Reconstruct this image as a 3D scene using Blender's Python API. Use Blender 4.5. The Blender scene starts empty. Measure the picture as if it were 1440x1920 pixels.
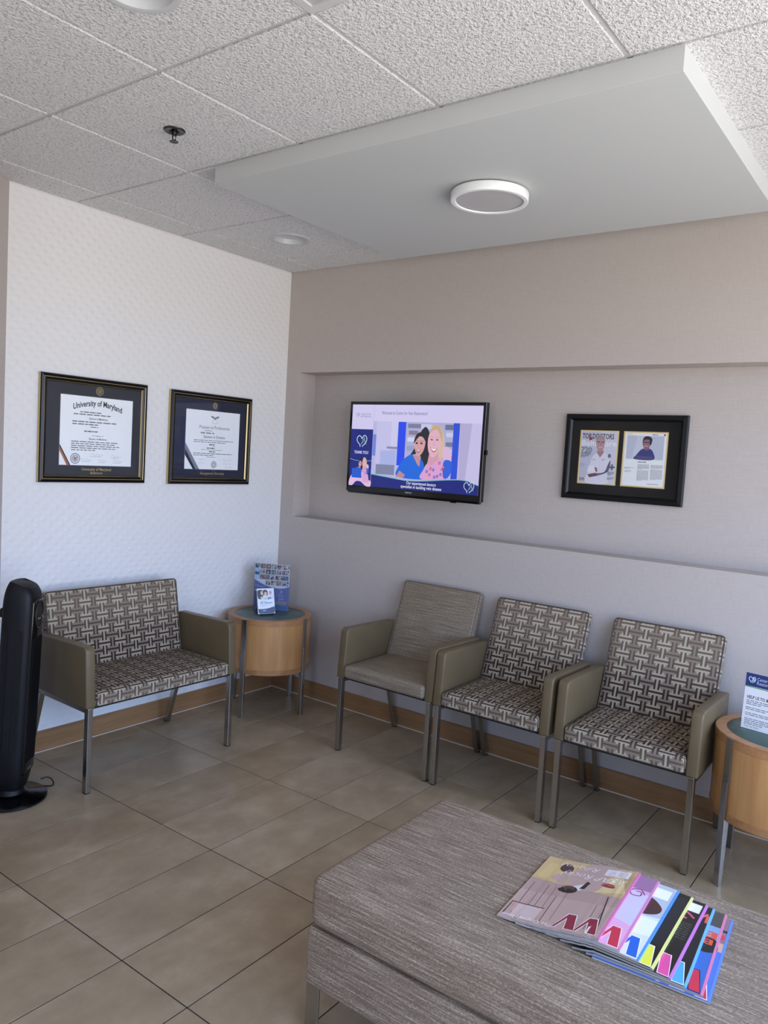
import bpy, bmesh, math, random
from mathutils import Vector, Matrix
R = math.radians
random.seed(7)
SC = bpy.context.scene
COL = SC.collection

# ------------------------------------------------------------------ camera
cam = bpy.data.objects.new('camera', bpy.data.cameras.new('camera'))
COL.objects.link(cam)
cr = Vector((0.80086592, 0.59599456, 0.05834604))
cu = Vector((-0.08956508, 0.02287505, 0.99571825))
cf = Vector((-0.59210799, 0.80266258, -0.07170015))
cam.matrix_world = Matrix(((cr.x, cu.x, -cf.x, 3.49326), (cr.y, cu.y, -cf.y, -3.60505), (cr.z, cu.z, -cf.z, 1.54014), (0, 0, 0, 1)))
cam.data.sensor_fit = 'VERTICAL'
cam.data.sensor_height = 24.0
cam.data.lens = 1446.85 / 1920 * 24.0
cam.data.clip_start = 0.02
SC.camera = cam

# ------------------------------------------------------------------ daylight: overcast bluish sky above pale sunlit pavement
W = bpy.data.worlds.new('daylight')
SC.world = W
W.use_nodes = True
wn, wl = W.node_tree.nodes, W.node_tree.links
wn.clear()
wo = wn.new('ShaderNodeOutputWorld'); wb = wn.new('ShaderNodeBackground')
wt = wn.new('ShaderNodeTexCoord'); wsx = wn.new('ShaderNodeSeparateXYZ'); wr = wn.new('ShaderNodeValToRGB')
wmr = wn.new('ShaderNodeMapRange')
wmr.inputs['From Min'].default_value = -1; wmr.inputs['From Max'].default_value = 1
wl.new(wt.outputs['Generated'], wsx.inputs[0]); wl.new(wsx.outputs['Z'], wmr.inputs['Value'])
wl.new(wmr.outputs[0], wr.inputs[0]); wl.new(wr.outputs[0], wb.inputs['Color']); wl.new(wb.outputs[0], wo.inputs[0])
e = wr.color_ramp.elements
e[0].position = 0.0; e[0].color = (0.76, 0.735, 0.72, 1)
e[1].position = 1.0; e[1].color = (0.56, 0.77, 1.22, 1)
a = e.new(0.488); a.color = (0.76, 0.735, 0.72, 1)
a = e.new(0.512); a.color = (0.66, 0.83, 1.16, 1)
a = e.new(0.60); a.color = (0.55, 0.77, 1.25, 1)
wb.inputs['Strength'].default_value = 7.7

vs = SC.view_settings
vs.view_transform = 'Standard'; vs.look = 'None'; vs.gamma = 1.0; vs.use_curve_mapping = False
vs.exposure = 0.0

XR = 4.35        # glazed right wall
YF = -5.6       # wall behind the camera
H = 2.661       # ceiling
def portal(loc, rot, sx, sy):
    l = bpy.data.lights.new('daylight_portal', 'AREA'); l.shape = 'RECTANGLE'; l.size = sx; l.size_y = sy
    l.cycles.is_portal = True
    o = bpy.data.objects.new('daylight_portal', l); COL.objects.link(o); o.location = loc; o.rotation_euler = rot
BAYS = [(-0.30, -1.50), (-1.58, -2.78), (-2.86, -4.06)]
for y0, y1 in BAYS:
    portal((XR + .13, (y0 + y1) / 2, 1.30), (0, R(90), 0), 2.3, y0 - y1)
FBAYS = [(2.95, 4.05)]
for x0, x1 in FBAYS:
    portal(((x0 + x1) / 2, YF - .13, 1.30), (R(90), 0, 0), x1 - x0, 2.3)
cy = SC.cycles
cy.max_bounces = 8; cy.diffuse_bounces = 5; cy.glossy_bounces = 4; cy.transmission_bounces = 4; cy.transparent_max_bounces = 10
cy.caustics_reflective = False; cy.caustics_refractive = False

# ------------------------------------------------------------------ materials
MATS = {}
def srgb(c):
    if isinstance(c, str):
        c = tuple(int(c[i:i + 2], 16) / 255 for i in (0, 2, 4))
    return tuple(x / 12.92 if x <= .04045 else ((x + .055) / 1.055) ** 2.4 for x in c) + (1.0,)
def mat(name):
    m = bpy.data.materials.new(name); m.use_nodes = True
    n, l = m.node_tree.nodes, m.node_tree.links
    return m, n, l, n['Principled BSDF']
def plain(name, col, rough=.5, metal=0.0, spec=.5, emit=None, coat=0.0):
    if name in MATS: return MATS[name]
    m, n, l, b = mat(name)
    b.inputs['Base Color'].default_value = srgb(col); b.inputs['Roughness'].default_value = rough
    b.inputs['Metallic'].default_value = metal; b.inputs['Specular IOR Level'].default_value = spec
    b.inputs['Coat Weight'].default_value = coat
    if emit is not None:
        b.inputs['Emission Color'].default_value = srgb(col); b.inputs['Emission Strength'].default_value = emit
        b.inputs['Base Color'].default_value = (.01, .01, .01, 1)
    MATS[name] = m
    return m
class NT:
    """small helper for building node chains"""
    def __init__(s, m): s.n, s.l = m.node_tree.nodes, m.node_tree.links
    def m(s, op, a, b=None, c=None):
        x = s.n.new('ShaderNodeMath'); x.operation = op
        for i, v in enumerate((a, b, c)):
            if v is None: continue
            if isinstance(v, (int, float)): x.inputs[i].default_value = v
            else: s.l.new(v, x.inputs[i])
        return x.outputs[0]
    def noise(s, vec, scale, detail=3, rough=.55):
        x = s.n.new('ShaderNodeTexNoise'); x.inputs['Scale'].default_value = scale
        x.inputs['Detail'].default_value = detail; x.inputs['Roughness'].default_value = rough
        if vec is not None: s.l.new(vec, x.inputs['Vector'])
        return x.outputs['Fac']
    def mapping(s, vec, scale=(1, 1, 1), rot=(0, 0, 0)):
        x = s.n.new('ShaderNodeMapping'); x.inputs['Scale'].default_value = scale; x.inputs['Rotation'].default_value = rot
        s.l.new(vec, x.inputs['Vector']); return x.outputs[0]
    def coord(s, which='Object'):
        return s.n.new('ShaderNodeTexCoord').outputs[which]
    def ramp(s, fac, stops):
        x = s.n.new('ShaderNodeValToRGB'); s.l.new(fac, x.inputs[0]); el = x.color_ramp.elements
        for i, (p, c) in enumerate(stops):
            k = el[i] if i < 2 else el.new(p)
            k.position = p; k.color = srgb(c)
        return x.outputs[0]
    def mix(s, fac, a, b):
        x = s.n.new('ShaderNodeMix'); x.data_type = 'RGBA'
        if isinstance(fac, (int, float)): x.inputs[0].default_value = fac
        else: s.l.new(fac, x.inputs[0])
        for i, v in ((6, a), (7, b)):
            if isinstance(v, (str, tuple)): x.inputs[i].default_value = srgb(v)
            else: s.l.new(v, x.inputs[i])
        return x.outputs[2]
    def bump(s, h, strength, dist, bsdf):
        x = s.n.new('ShaderNodeBump'); x.inputs['Strength'].default_value = strength; x.inputs['Distance'].default_value = dist
        s.l.new(h, x.inputs['Height']); s.l.new(x.outputs[0], bsdf.inputs['Normal'])

def make_left_wallpaper():
    m, n, l, b = mat('embossed white wallpaper'); t = NT(m)
    b.inputs['Base Color'].default_value = srgb('e3e2e2'); b.inputs['Roughness'].default_value = .55
    g = t.n.new('ShaderNodeNewGeometry').outputs['Position']
    s = t.n.new('ShaderNodeSeparateXYZ'); t.l.new(g, s.inputs[0])
    # staggered rows of small raised scallops
    row = t.m('FLOOR', t.m('MULTIPLY', s.outputs['Z'], 1 / .029))
    yy = t.m('ADD', t.m('MULTIPLY', s.outputs['Y'], 1 / .062), t.m('MULTIPLY', row, .5))
    fy = t.m('SUBTRACT', t.m('FRACT', yy), .5)
    fz = t.m('SUBTRACT', t.m('FRACT', t.m('MULTIPLY', s.outputs['Z'], 1 / .029)), .5)
    d = t.m('ADD', t.m('MULTIPLY', t.m('MULTIPLY', fy, fy), 10), t.m('MULTIPLY', t.m('MULTIPLY', fz, fz), 4))
    bumpv = t.m('MAXIMUM', t.m('SUBTRACT', .9, d), 0)
    t.bump(bumpv, .52, .004, b)
    return m
def make_linen_wall():
    m, n, l, b = mat('beige linen wallcovering'); t = NT(m)
    b.inputs['Roughness'].default_value = .6
    g = t.n.new('ShaderNodeNewGeometry').outputs['Position']
    a1 = t.noise(t.mapping(g, (420, 420, 18)), 1, 2)
    a2 = t.noise(t.mapping(g, (18, 18, 420)), 1, 2)
    f = t.m('MULTIPLY', t.m('ADD', a1, a2), .5)
    t.l.new(t.ramp(f, [(.3, 'afa6a0'), (.7, 'c0b7b1')]), b.inputs['Base Color'])
    t.bump(f, .35, .001, b)
    return m
def make_ceiling_tile():
    m, n, l, b = mat('textured mineral ceiling tile'); t = NT(m)
    b.inputs['Roughness'].default_value = .9
    g = t.n.new('ShaderNodeNewGeometry').outputs['Position']
    w = t.noise(t.mapping(g, (1, 1, 1), (0, 0, .5)), 95, 3, .6)
    w2 = t.noise(g, 210, 2, .5)
    f = t.m('ADD', t.m('MULTIPLY', w, .7), t.m('MULTIPLY', w2, .3))
    sm = t.ramp(f, [(.36, '000000'), (.62, 'ffffff')])
    t.l.new(t.ramp(f, [(.36, 'b4b4b5'), (.46, 'dededf'), (.7, 'ececed')]), b.inputs['Base Color'])
    t.bump(sm, .8, .005, b)
    return m
def make_floor_tile():
    m, n, l, b = mat('taupe porcelain floor tile'); t = NT(m)
    oi = t.n.new('ShaderNodeObjectInfo')
    g = t.n.new('ShaderNodeNewGeometry').outputs['Position']
    ad = t.n.new('ShaderNodeVectorMath'); ad.operation = 'ADD'
    cmb = t.n.new('ShaderNodeCombineXYZ'); t.l.new(t.m('MULTIPLY', oi.outputs['Random'], 60), cmb.inputs[2])
    t.l.new(g, ad.inputs[0]); t.l.new(cmb.outputs[0], ad.inputs[1])
    v = ad.outputs[0]
    f1 = t.noise(v, 3.2, 6, .62); f2 = t.noise(t.mapping(v, (1, .5, 1)), 14, 4, .6)
    f = t.m('ADD', t.m('MULTIPLY', f1, .68), t.m('MULTIPLY', f2, .32))
    f = t.m('ADD', f, t.m('MULTIPLY', t.m('SUBTRACT', oi.outputs['Random'], .5), .05))
    t.l.new(t.ramp(f, [(.30, '877359'), (.5, '9d896e'), (.68, 'b29f84')]), b.inputs['Base Color'])
    t.l.new(t.m('ADD', t.m('MULTIPLY', f2, .18), .24), b.inputs['Roughness'])
    b.inputs['Specular IOR Level'].default_value = .45
    t.bump(f2, .1, .0006, b)
    return m
def make_wood(name, c0, c1, axis):
    m, n, l, b = mat(name); t = NT(m)
    c = t.coord('Object')
    sc = {'x': (2.5, 40, 40), 'y': (40, 2.5, 40), 'z': (26, 26, 2.2)}[axis]
    f = t.noise(t.mapping(c, sc), 1, 5, .6)
    t.l.new(t.ramp(f, [(.3, c0), (.72, c1)]), b.inputs['Base Color'])
    b.inputs['Roughness'].default_value = .38
    return m
def make_key_fabric():
    """woven interlocking I-motif: light and tan columns on a brown ground"""
    m, n, l, b = mat('woven key pattern fabric'); t = NT(m)
    uv = t.n.new('ShaderNodeUVMap').outputs[0]
    s = t.n.new('ShaderNodeSeparateXYZ'); t.l.new(uv, s.inputs[0])
    u = .0088
    x = t.m('MULTIPLY', s.outputs[0], 1 / u); y = t.m('MULTIPLY', s.outputs[1], 1 / u)
    def fold(v, period, shift):
        return t.m('ABSOLUTE', t.m('SUBTRACT', t.m('FLOORED_MODULO', t.m('ADD', v, shift), period), period / 2))
    def motif(xa, ya):
        stem = t.m('MULTIPLY', t.m('LESS_THAN', xa, .5), t.m('GREATER_THAN', ya, .5))
        bar = t.m('MULTIPLY', t.m('LESS_THAN', xa, 3.5), t.m('LESS_THAN', t.m('ABSOLUTE', t.m('SUBTRACT', ya, 1)), .5))
        tooth = t.m('MULTIPLY', t.m('LESS_THAN', t.m('ABSOLUTE', t.m('SUBTRACT', xa, 2)), .5), t.m('LESS_THAN', t.m('ABSOLUTE', t.m('SUBTRACT', ya, 2)), .5))
        return t.m('MAXIMUM', stem, t.m('MAXIMUM', bar, tooth))
    A = motif(fold(x, 10, 5), fold(y, 8, 4))
    B = motif(fold(x, 10, 0), fold(y, 8, 0))
    def step(v, a_, b_):
        q = t.n.new('ShaderNodeMapRange'); q.interpolation_type = 'SMOOTHSTEP'; q.inputs['From Min'].default_value = a_; q.inputs['From Max'].default_value = b_
        t.l.new(v, q.inputs['Value']); return q.outputs[0]
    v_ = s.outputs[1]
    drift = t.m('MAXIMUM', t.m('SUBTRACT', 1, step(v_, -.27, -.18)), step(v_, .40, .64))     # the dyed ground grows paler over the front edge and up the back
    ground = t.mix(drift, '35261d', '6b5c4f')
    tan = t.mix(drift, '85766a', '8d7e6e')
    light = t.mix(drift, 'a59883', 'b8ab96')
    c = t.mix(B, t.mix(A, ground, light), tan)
    th = t.noise(t.mapping(uv, (900, 900, 1)), 1, 2)
    c2 = t.n.new('ShaderNodeMix'); c2.data_type = 'RGBA'; c2.blend_type = 'MULTIPLY'; c2.inputs[0].default_value = .25
    t.l.new(c, c2.inputs[6]); t.l.new(t.ramp(th, [(.3, '909090'), (.7, 'ffffff')]), c2.inputs[7])
    t.l.new(c2.outputs[2], b.inputs['Base Color'])
    b.inputs['Roughness'].default_value = .8; b.inputs['Specular IOR Level'].default_value = .25
    t.bump(th, .3, .0008, b)
    return m
def make_streak_fabric(name, stops, su, sv):
    m, n, l, b = mat(name); t = NT(m)
    uv = t.n.new('ShaderNodeUVMap').outputs[0]
    f1 = t.noise(t.mapping(uv, (su, sv, 1)), 1, 3, .7)
    f2 = t.noise(t.mapping(uv, (su * 18, sv * 1.5, 1)), 1, 2, .6)
    f = t.m('ADD', t.m('MULTIPLY', f1, .6), t.m('MULTIPLY', f2, .4))
    t.l.new(t.ramp(f, stops), b.inputs['Base Color'])
    b.inputs['Roughness'].default_value = .75; b.inputs['Specular IOR Level'].default_value = .35
    t.bump(f, .5, .0015, b)
    return m
def make_brushed(name, col, rough):
    m, n, l, b = mat(name); t = NT(m)
    f = t.noise(t.mapping(t.coord('Object'), (160, 160, 3)), 1, 2)
    b.inputs['Base Color'].default_value = srgb(col); b.inputs['Metallic'].default_value = 1
    t.l.new(t.m('ADD', t.m('MULTIPLY', f, .08), rough - .04), b.inputs['Roughness'])
    return m
def make_leather():
    m, n, l, b = mat('olive taupe vinyl'); t = NT(m)
    c = t.coord('Object')
    f = t.noise(c, 260, 2)
    t.l.new(t.ramp(t.noise(c, 4, 3), [(.3, '60523a'), (.7, '6b5c44')]), b.inputs['Base Color'])
    b.inputs['Roughness'].default_value = .42
    t.bump(f, .12, .0006, b)
    return m
def make_pages():
    m, n, l, b = mat('magazine page edges'); t = NT(m)
    g = t.n.new('ShaderNodeNewGeometry').outputs['Position']
    f = t.noise(t.mapping(g, (6, 6, 1500)), 1, 2)
    t.l.new(t.ramp(f, [(.35, '5f5b58'), (.6, 'aea9a4')]), b.inputs['Base Color'])
    return m
def make_glass(name, gloss=1.0, tint=(1, 1, 1, 1)):
    m, n, l, b = mat(name)
    n.remove(b)
    out = n['Material Output']
    tr = n.new('ShaderNodeBsdfTransparent'); tr.inputs[0].default_value = tint
    gl = n.new('ShaderNodeBsdfGlossy'); gl.inputs['Roughness'].default_value = .03
    fr = n.new('ShaderNodeLayerWeight'); fr.inputs[0].default_value = .5      # thin sheet: Schlick curve, the same from both sides
    pw = n.new('ShaderNodeMath'); pw.operation = 'POWER'; pw.inputs[1].default_value = 5
    ma = n.new('ShaderNodeMath'); ma.operation = 'MULTIPLY_ADD'; ma.inputs[1].default_value = .95; ma.inputs[2].default_value = .045
    mu = n.new('ShaderNodeMath'); mu.operation = 'MULTIPLY'; mu.inputs[1].default_value = gloss
    mx = n.new('ShaderNodeMixShader')
    l.new(fr.outputs['Facing'], pw.inputs[0]); l.new(pw.outputs[0], ma.inputs[0]); l.new(ma.outputs[0], mu.inputs[0]); l.new(mu.outputs[0], mx.inputs[0]); l.new(tr.outputs[0], mx.inputs[1]); l.new(gl.outputs[0], mx.inputs[2]); l.new(mx.outputs[0], out.inputs[0])
    return m

M = dict(
    wallpaper=make_left_wallpaper(), linen=make_linen_wall(), ctile=make_ceiling_tile(), ftile=make_floor_tile(),
    maple_v=make_wood('maple veneer', 'b07d4d', 'c8975f', 'z'), maple_x=make_wood('maple board along x', '85613f', 'a17a54', 'x'),
    maple_y=make_wood('maple board along y', '85613f', 'a17a54', 'y'), maple_rim=make_wood('maple edge band', '9c6c43', 'b5855a', 'x'),
    key=make_key_fabric(),
    chairplain=make_streak_fabric('grey brown streaked upholstery', [(.30, '5a4c3d'), (.5, '7f715f'), (.70, 'ab9d8b')], 5, 200),
    otto=make_streak_fabric('brown heather woven upholstery', [(.30, '56463a'), (.5, '83715f'), (.70, 'c3b29e')], 8, 170),
    chrome=make_brushed('brushed steel', 'b0aeaa', .25), leather=make_leather(), pages=make_pages(),
    white=plain('white paint', 'e6e7e7', .55), soffit=plain('soffit paint', 'c4c7c7', .6), grid=plain('grid metal white', 'c9c8c8', .4),
    grout=plain('dark grout', '2b2420', .9), black=plain('black lacquer', '08090b', .25, spec=.3), gold=plain('gold leaf', 'c9b27c', .28, 1.0),
    blackplastic=plain('black plastic', '08090c', .48, spec=.28), glossblack=plain('gloss black plastic', '040507', .12), matdark=plain('dark slate mat board', '272b34', .8),
    matblue=plain('navy mat board', '1c2238', .8), matblack=plain('black mat board', '050506', .8, spec=.2), paper=plain('white paper', 'f2f5f9', .6),
    greenglass=plain('green frosted glass', '3f5852', .22), glass=make_glass('clear picture glass', .4), windowglass=make_glass('window glass', 1.0),
    acrylic=make_glass('clear acrylic', 1.0, (.93, .96, .98, 1)), caulk=plain('pale caulk', 'cfc4b4', .7), rubber=plain('black rubber foot', '15140f', .6),
    aluminium=plain('window aluminium', '8f9295', .35, 1.0), diffuser=plain('opal diffuser', 'b9b9bb', .5), downcone=plain('downlight reflector', 'c4c6c8', .3),
    paintwall=plain('plain wall paint', 'b9b2aa', .7),
)

# ------------------------------------------------------------------ object helpers
def link(o, parent=None):
    COL.objects.link(o)
    if parent is not None: o.parent = parent
    return o
def tag(o, label=None, cat=None, group=None, kind=None):
    if label: o['label'] = label
    if cat: o['category'] = cat
    if group: o['group'] = group
    if kind: o['kind'] = kind
    return o
def empty(name, loc=(0, 0, 0), rz=0.0):
    o = bpy.data.objects.new(name, None); COL.objects.link(o); o.location = loc; o.rotation_euler = (0, 0, rz); o.empty_display_size = .1
    return o
def bm_obj(name, bm, mats, parent=None, smooth=False, loc=None, rot=None):
    me = bpy.data.meshes.new(name)
    bm.normal_update()
    if smooth:
        for f in bm.faces: f.smooth = True
    bm.to_mesh(me); bm.free()
    for m_ in (mats if isinstance(mats, (list, tuple)) else [mats]): me.materials.append(m_)
    if smooth:
        try: me.set_sharp_from_angle(angle=R(40))
        except Exception: pass
    o = bpy.data.objects.new(name, me); link(o, parent)
    if loc is not None: o.location = loc
    if rot is not None: o.rotation_euler = rot
    return o
def mesh_copy(name, src, parent=None, loc=None, rot=None):
    o = bpy.data.objects.new(name, src.data); link(o, parent)
    if loc is not None: o.location = loc
    if rot is not None: o.rotation_euler = rot
    return o
def bbox_bm(x0, x1, y0, y1, z0, z1, bev=0.0, seg=2, bm=None):
    b = bmesh.new()
    bmesh.ops.create_cube(b, size=1)
    for v in b.verts:
        v.co = Vector(((x0 + x1) / 2 + v.co.x * (x1 - x0), (y0 + y1) / 2 + v.co.y * (y1 - y0), (z0 + z1) / 2 + v.co.z * (z1 - z0)))
    if bev > 0: bmesh.ops.bevel(b, geom=b.edges[:], offset=bev, segments=seg, profile=.5, affect='EDGES')
    if bm is None: return b
    me = bpy.data.meshes.new('tmp'); b.to_mesh(me); b.free(); bm.from_mesh(me); bpy.data.meshes.remove(me)
    return bm
def prism(poly, axis, a0, a1, bev=0.0, seg=2):
    """extrude a 2D polygon along an axis: x -> poly is (y,z); y -> (x,z); z -> (x,y)"""
    b = bmesh.new()
    def P(p, t):
        return {'x': (t, p[0], p[1]), 'y': (p[0], t, p[1]), 'z': (p[0], p[1], t)}[axis]
    v0 = [b.verts.new(P(p, a0)) for p in poly]; v1 = [b.verts.new(P(p, a1)) for p in poly]
    b.faces.new(v0); b.faces.new(v1[::-1])
    k = len(poly)
    for i in range(k): b.faces.new((v0[i], v1[i], v1[(i + 1) % k], v0[(i + 1) % k]))
    bmesh.ops.recalc_face_normals(b, faces=b.faces[:])
    if bev > 0: bmesh.ops.bevel(b, geom=b.edges[:], offset=bev, segments=seg, profile=.5, affect='EDGES')
    return b
def lathe(profile, seg=48, caps=True):
    b = bmesh.new(); rings = []
    for r_, z in profile:
        if r_ < 1e-6: rings.append([b.verts.new((0, 0, z))])
        else: rings.append([b.verts.new((r_ * math.cos(2 * math.pi * i / seg), r_ * math.sin(2 * math.pi * i / seg), z)) for i in range(seg)])
    for r0, r1 in zip(rings, rings[1:]):
        for i in range(seg):
            j = (i + 1) % seg
            if len(r0) == 1 and len(r1) == 1: continue
            if len(r0) == 1: b.faces.new((r0[0], r1[i], r1[j]))
            elif len(r1) == 1: b.faces.new((r0[i], r1[0], r0[j]))
            else: b.faces.new((r0[i], r1[i], r1[j], r0[j]))
    bmesh.ops.recalc_face_normals(b, faces=b.faces[:])
    return b
def tube(pts, r, seg=8):
    b = bmesh.new(); pts = [Vector(p) for p in pts]; rings = []
    for i, p in enumerate(pts):
        d = (pts[min(i + 1, len(pts) - 1)] - pts[max(i - 1, 0)]).normalized()
        up = Vector((0, 0, 1)) if abs(d.z) < .9 else Vector((1, 0, 0))
        s = d.cross(up).normalized(); u = s.cross(d)
        rings.append([b.verts.new(p + r * (math.cos(2 * math.pi * k / seg) * s + math.sin(2 * math.pi * k / seg) * u)) for k in range(seg)])
    for r0, r1 in zip(rings, rings[1:]):
        for k in range(seg): b.faces.new((r0[k], r0[(k + 1) % seg], r1[(k + 1) % seg], r1[k]))
    b.faces.new(rings[0][::-1]); b.faces.new(rings[-1])
    return b
def bar(p0, p1, wx, wy):
    """square section strut between two points"""
    b = bmesh.new(); p0, p1 = Vector(p0), Vector(p1); vs_ = []
    for p in (p0, p1):
        vs_.append([b.verts.new((p.x + sx * wx / 2, p.y + sy * wy / 2, p.z)) for sx, sy in ((-1, -1), (1, -1), (1, 1), (-1, 1))])
    b.faces.new(vs_[0][::-1]); b.faces.new(vs_[1])
    for k in range(4): b.faces.new((vs_[0][k], vs_[0][(k + 1) % 4], vs_[1][(k + 1) % 4], vs_[1][k]))
    bmesh.ops.recalc_face_normals(b, faces=b.faces[:])
    bmesh.ops.bevel(b, geom=b.edges[:], offset=.0022, segments=2, profile=.5, affect='EDGES')
    return b
def roundbox(hx, hy, hz, r, mode='seat', n=10, ne=4, crown=0.0, warp=None):
    """upholstered block with rounded edges; UVs run in metres and wrap over the front (seat) or top (back) edge"""
    b = bmesh.new(); uvl = b.loops.layers.uv.new('UVMap')
    def samp(h):
        i = [-h + r + (2 * h - 2 * r) * k / n for k in range(n + 1)]
        return [-h + r * k / ne for k in range(ne)] + i + [h - r * k / ne for k in range(ne - 1, -1, -1)]
    hs = (hx, hy, hz)
    def soft(p):
        c = Vector([max(-(h - r), min(h - r, v)) for v, h in zip(p, hs)])
        d = Vector(p) - c
        q = c + d.normalized() * r if d.length > 1e-9 else Vector(p)
        k = (1 - (p[0] / hx) ** 4) * (1 - (p[1] / hy) ** 4) if mode == 'seat' else (1 - (p[0] / hx) ** 4) * (1 - (p[2] / hz) ** 4)
        if mode == 'seat' and p[2] > 0: q.z += crown * k * p[2] / hz
        if mode == 'back' and p[1] < 0: q.y -= crown * k * -p[1] / hy
        if warp: q = warp(q)
        return q
    def uvof(p, ax, sg):
        x, y, z = p
        if mode == 'seat':
            if ax == 2: return (x, y)
            if ax == 1: return (x, -hy - (hz - z)) if sg < 0 else (x, hy + (hz - z))
            return (sg * (hx + (hz - z)), y)
        if ax == 1: return (x, z + .5) if sg < 0 else (x, 2 * hz + 2 * hy - z + .5)
        if ax == 2: return (x, sg * (hz + (y + hy)) + .5)
        return (sg * (hx + y + hy), z + .5)
    for ax in range(3):
        o = [i for i in range(3) if i != ax]
        A, B = samp(hs[o[0]]), samp(hs[o[1]])
        for sg in (-1, 1):
            grid = []
            for a_ in A:
                row = []
                for b_ in B:
                    p = [0, 0, 0]; p[ax] = sg * hs[ax]; p[o[0]] = a_; p[o[1]] = b_
                    row.append((b.verts.new(soft(p)), uvof(p, ax, sg)))
                grid.append(row)
            for i in range(len(A) - 1):
                for j in range(len(B) - 1):
                    q = [grid[i][j], grid[i + 1][j], grid[i + 1][j + 1], grid[i][j + 1]]
                    f = b.faces.new([v for v, _ in q])
                    for lp, (_, uv) in zip(f.loops, q): lp[uvl].uv = uv
    bmesh.ops.remove_doubles(b, verts=b.verts[:], dist=1e-5)
    bmesh.ops.recalc_face_normals(b, faces=b.faces[:])
    return b
def copy_tree(o, parent=None):
    c = o.copy(); COL.objects.link(c); c.parent = parent
    for ch in list(o.children): copy_tree(ch, c)
    return c

# ------------------------------------------------------------------ flat print (lettering, photos, covers) as thin coloured shapes
_text_cache = {}
def text_mesh(s, bold=0.0, shear=0.0, spacing=1.0):
    k = (s, bold, shear, spacing)
    if k in _text_cache: return _text_cache[k]
    cu_ = bpy.data.curves.new('t', 'FONT'); cu_.body = s; cu_.size = 1; cu_.resolution_u = 2; cu_.offset = bold; cu_.shear = shear; cu_.space_character = spacing; cu_.fill_mode = 'FRONT'
    o = bpy.data.objects.new('t', cu_); COL.objects.link(o)
    dg = bpy.context.evaluated_depsgraph_get(); dg.update()
    me = bpy.data.meshes.new_from_object(o.evaluated_get(dg))
    vs_ = [(v.co.x, v.co.y) for v in me.vertices]; fs = [tuple(p.vertices) for p in me.polygons]
    bpy.data.objects.remove(o); bpy.data.curves.remove(cu_); bpy.data.meshes.remove(me)
    _text_cache[k] = (vs_, fs)
    return vs_, fs
def catmull(pts, closed=True, n=6):
    out = []; k = len(pts)
    for i in range(k if closed else k - 1):
        p = [pts[(i + d) % k] if closed else pts[max(0, min(k - 1, i + d))] for d in (-1, 0, 1, 2)]
        for s in range(n):
            t = s / n
            out.append(tuple(.5 * (2 * p[1][c] + (p[2][c] - p[0][c]) * t + (2 * p[0][c] - 5 * p[1][c] + 4 * p[2][c] - p[3][c]) * t * t + (-p[0][c] + 3 * p[1][c] - 3 * p[2][c] + p[3][c]) * t ** 3) for c in (0, 1)))
    if not closed: out.append(tuple(pts[-1]))
    return out
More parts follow.
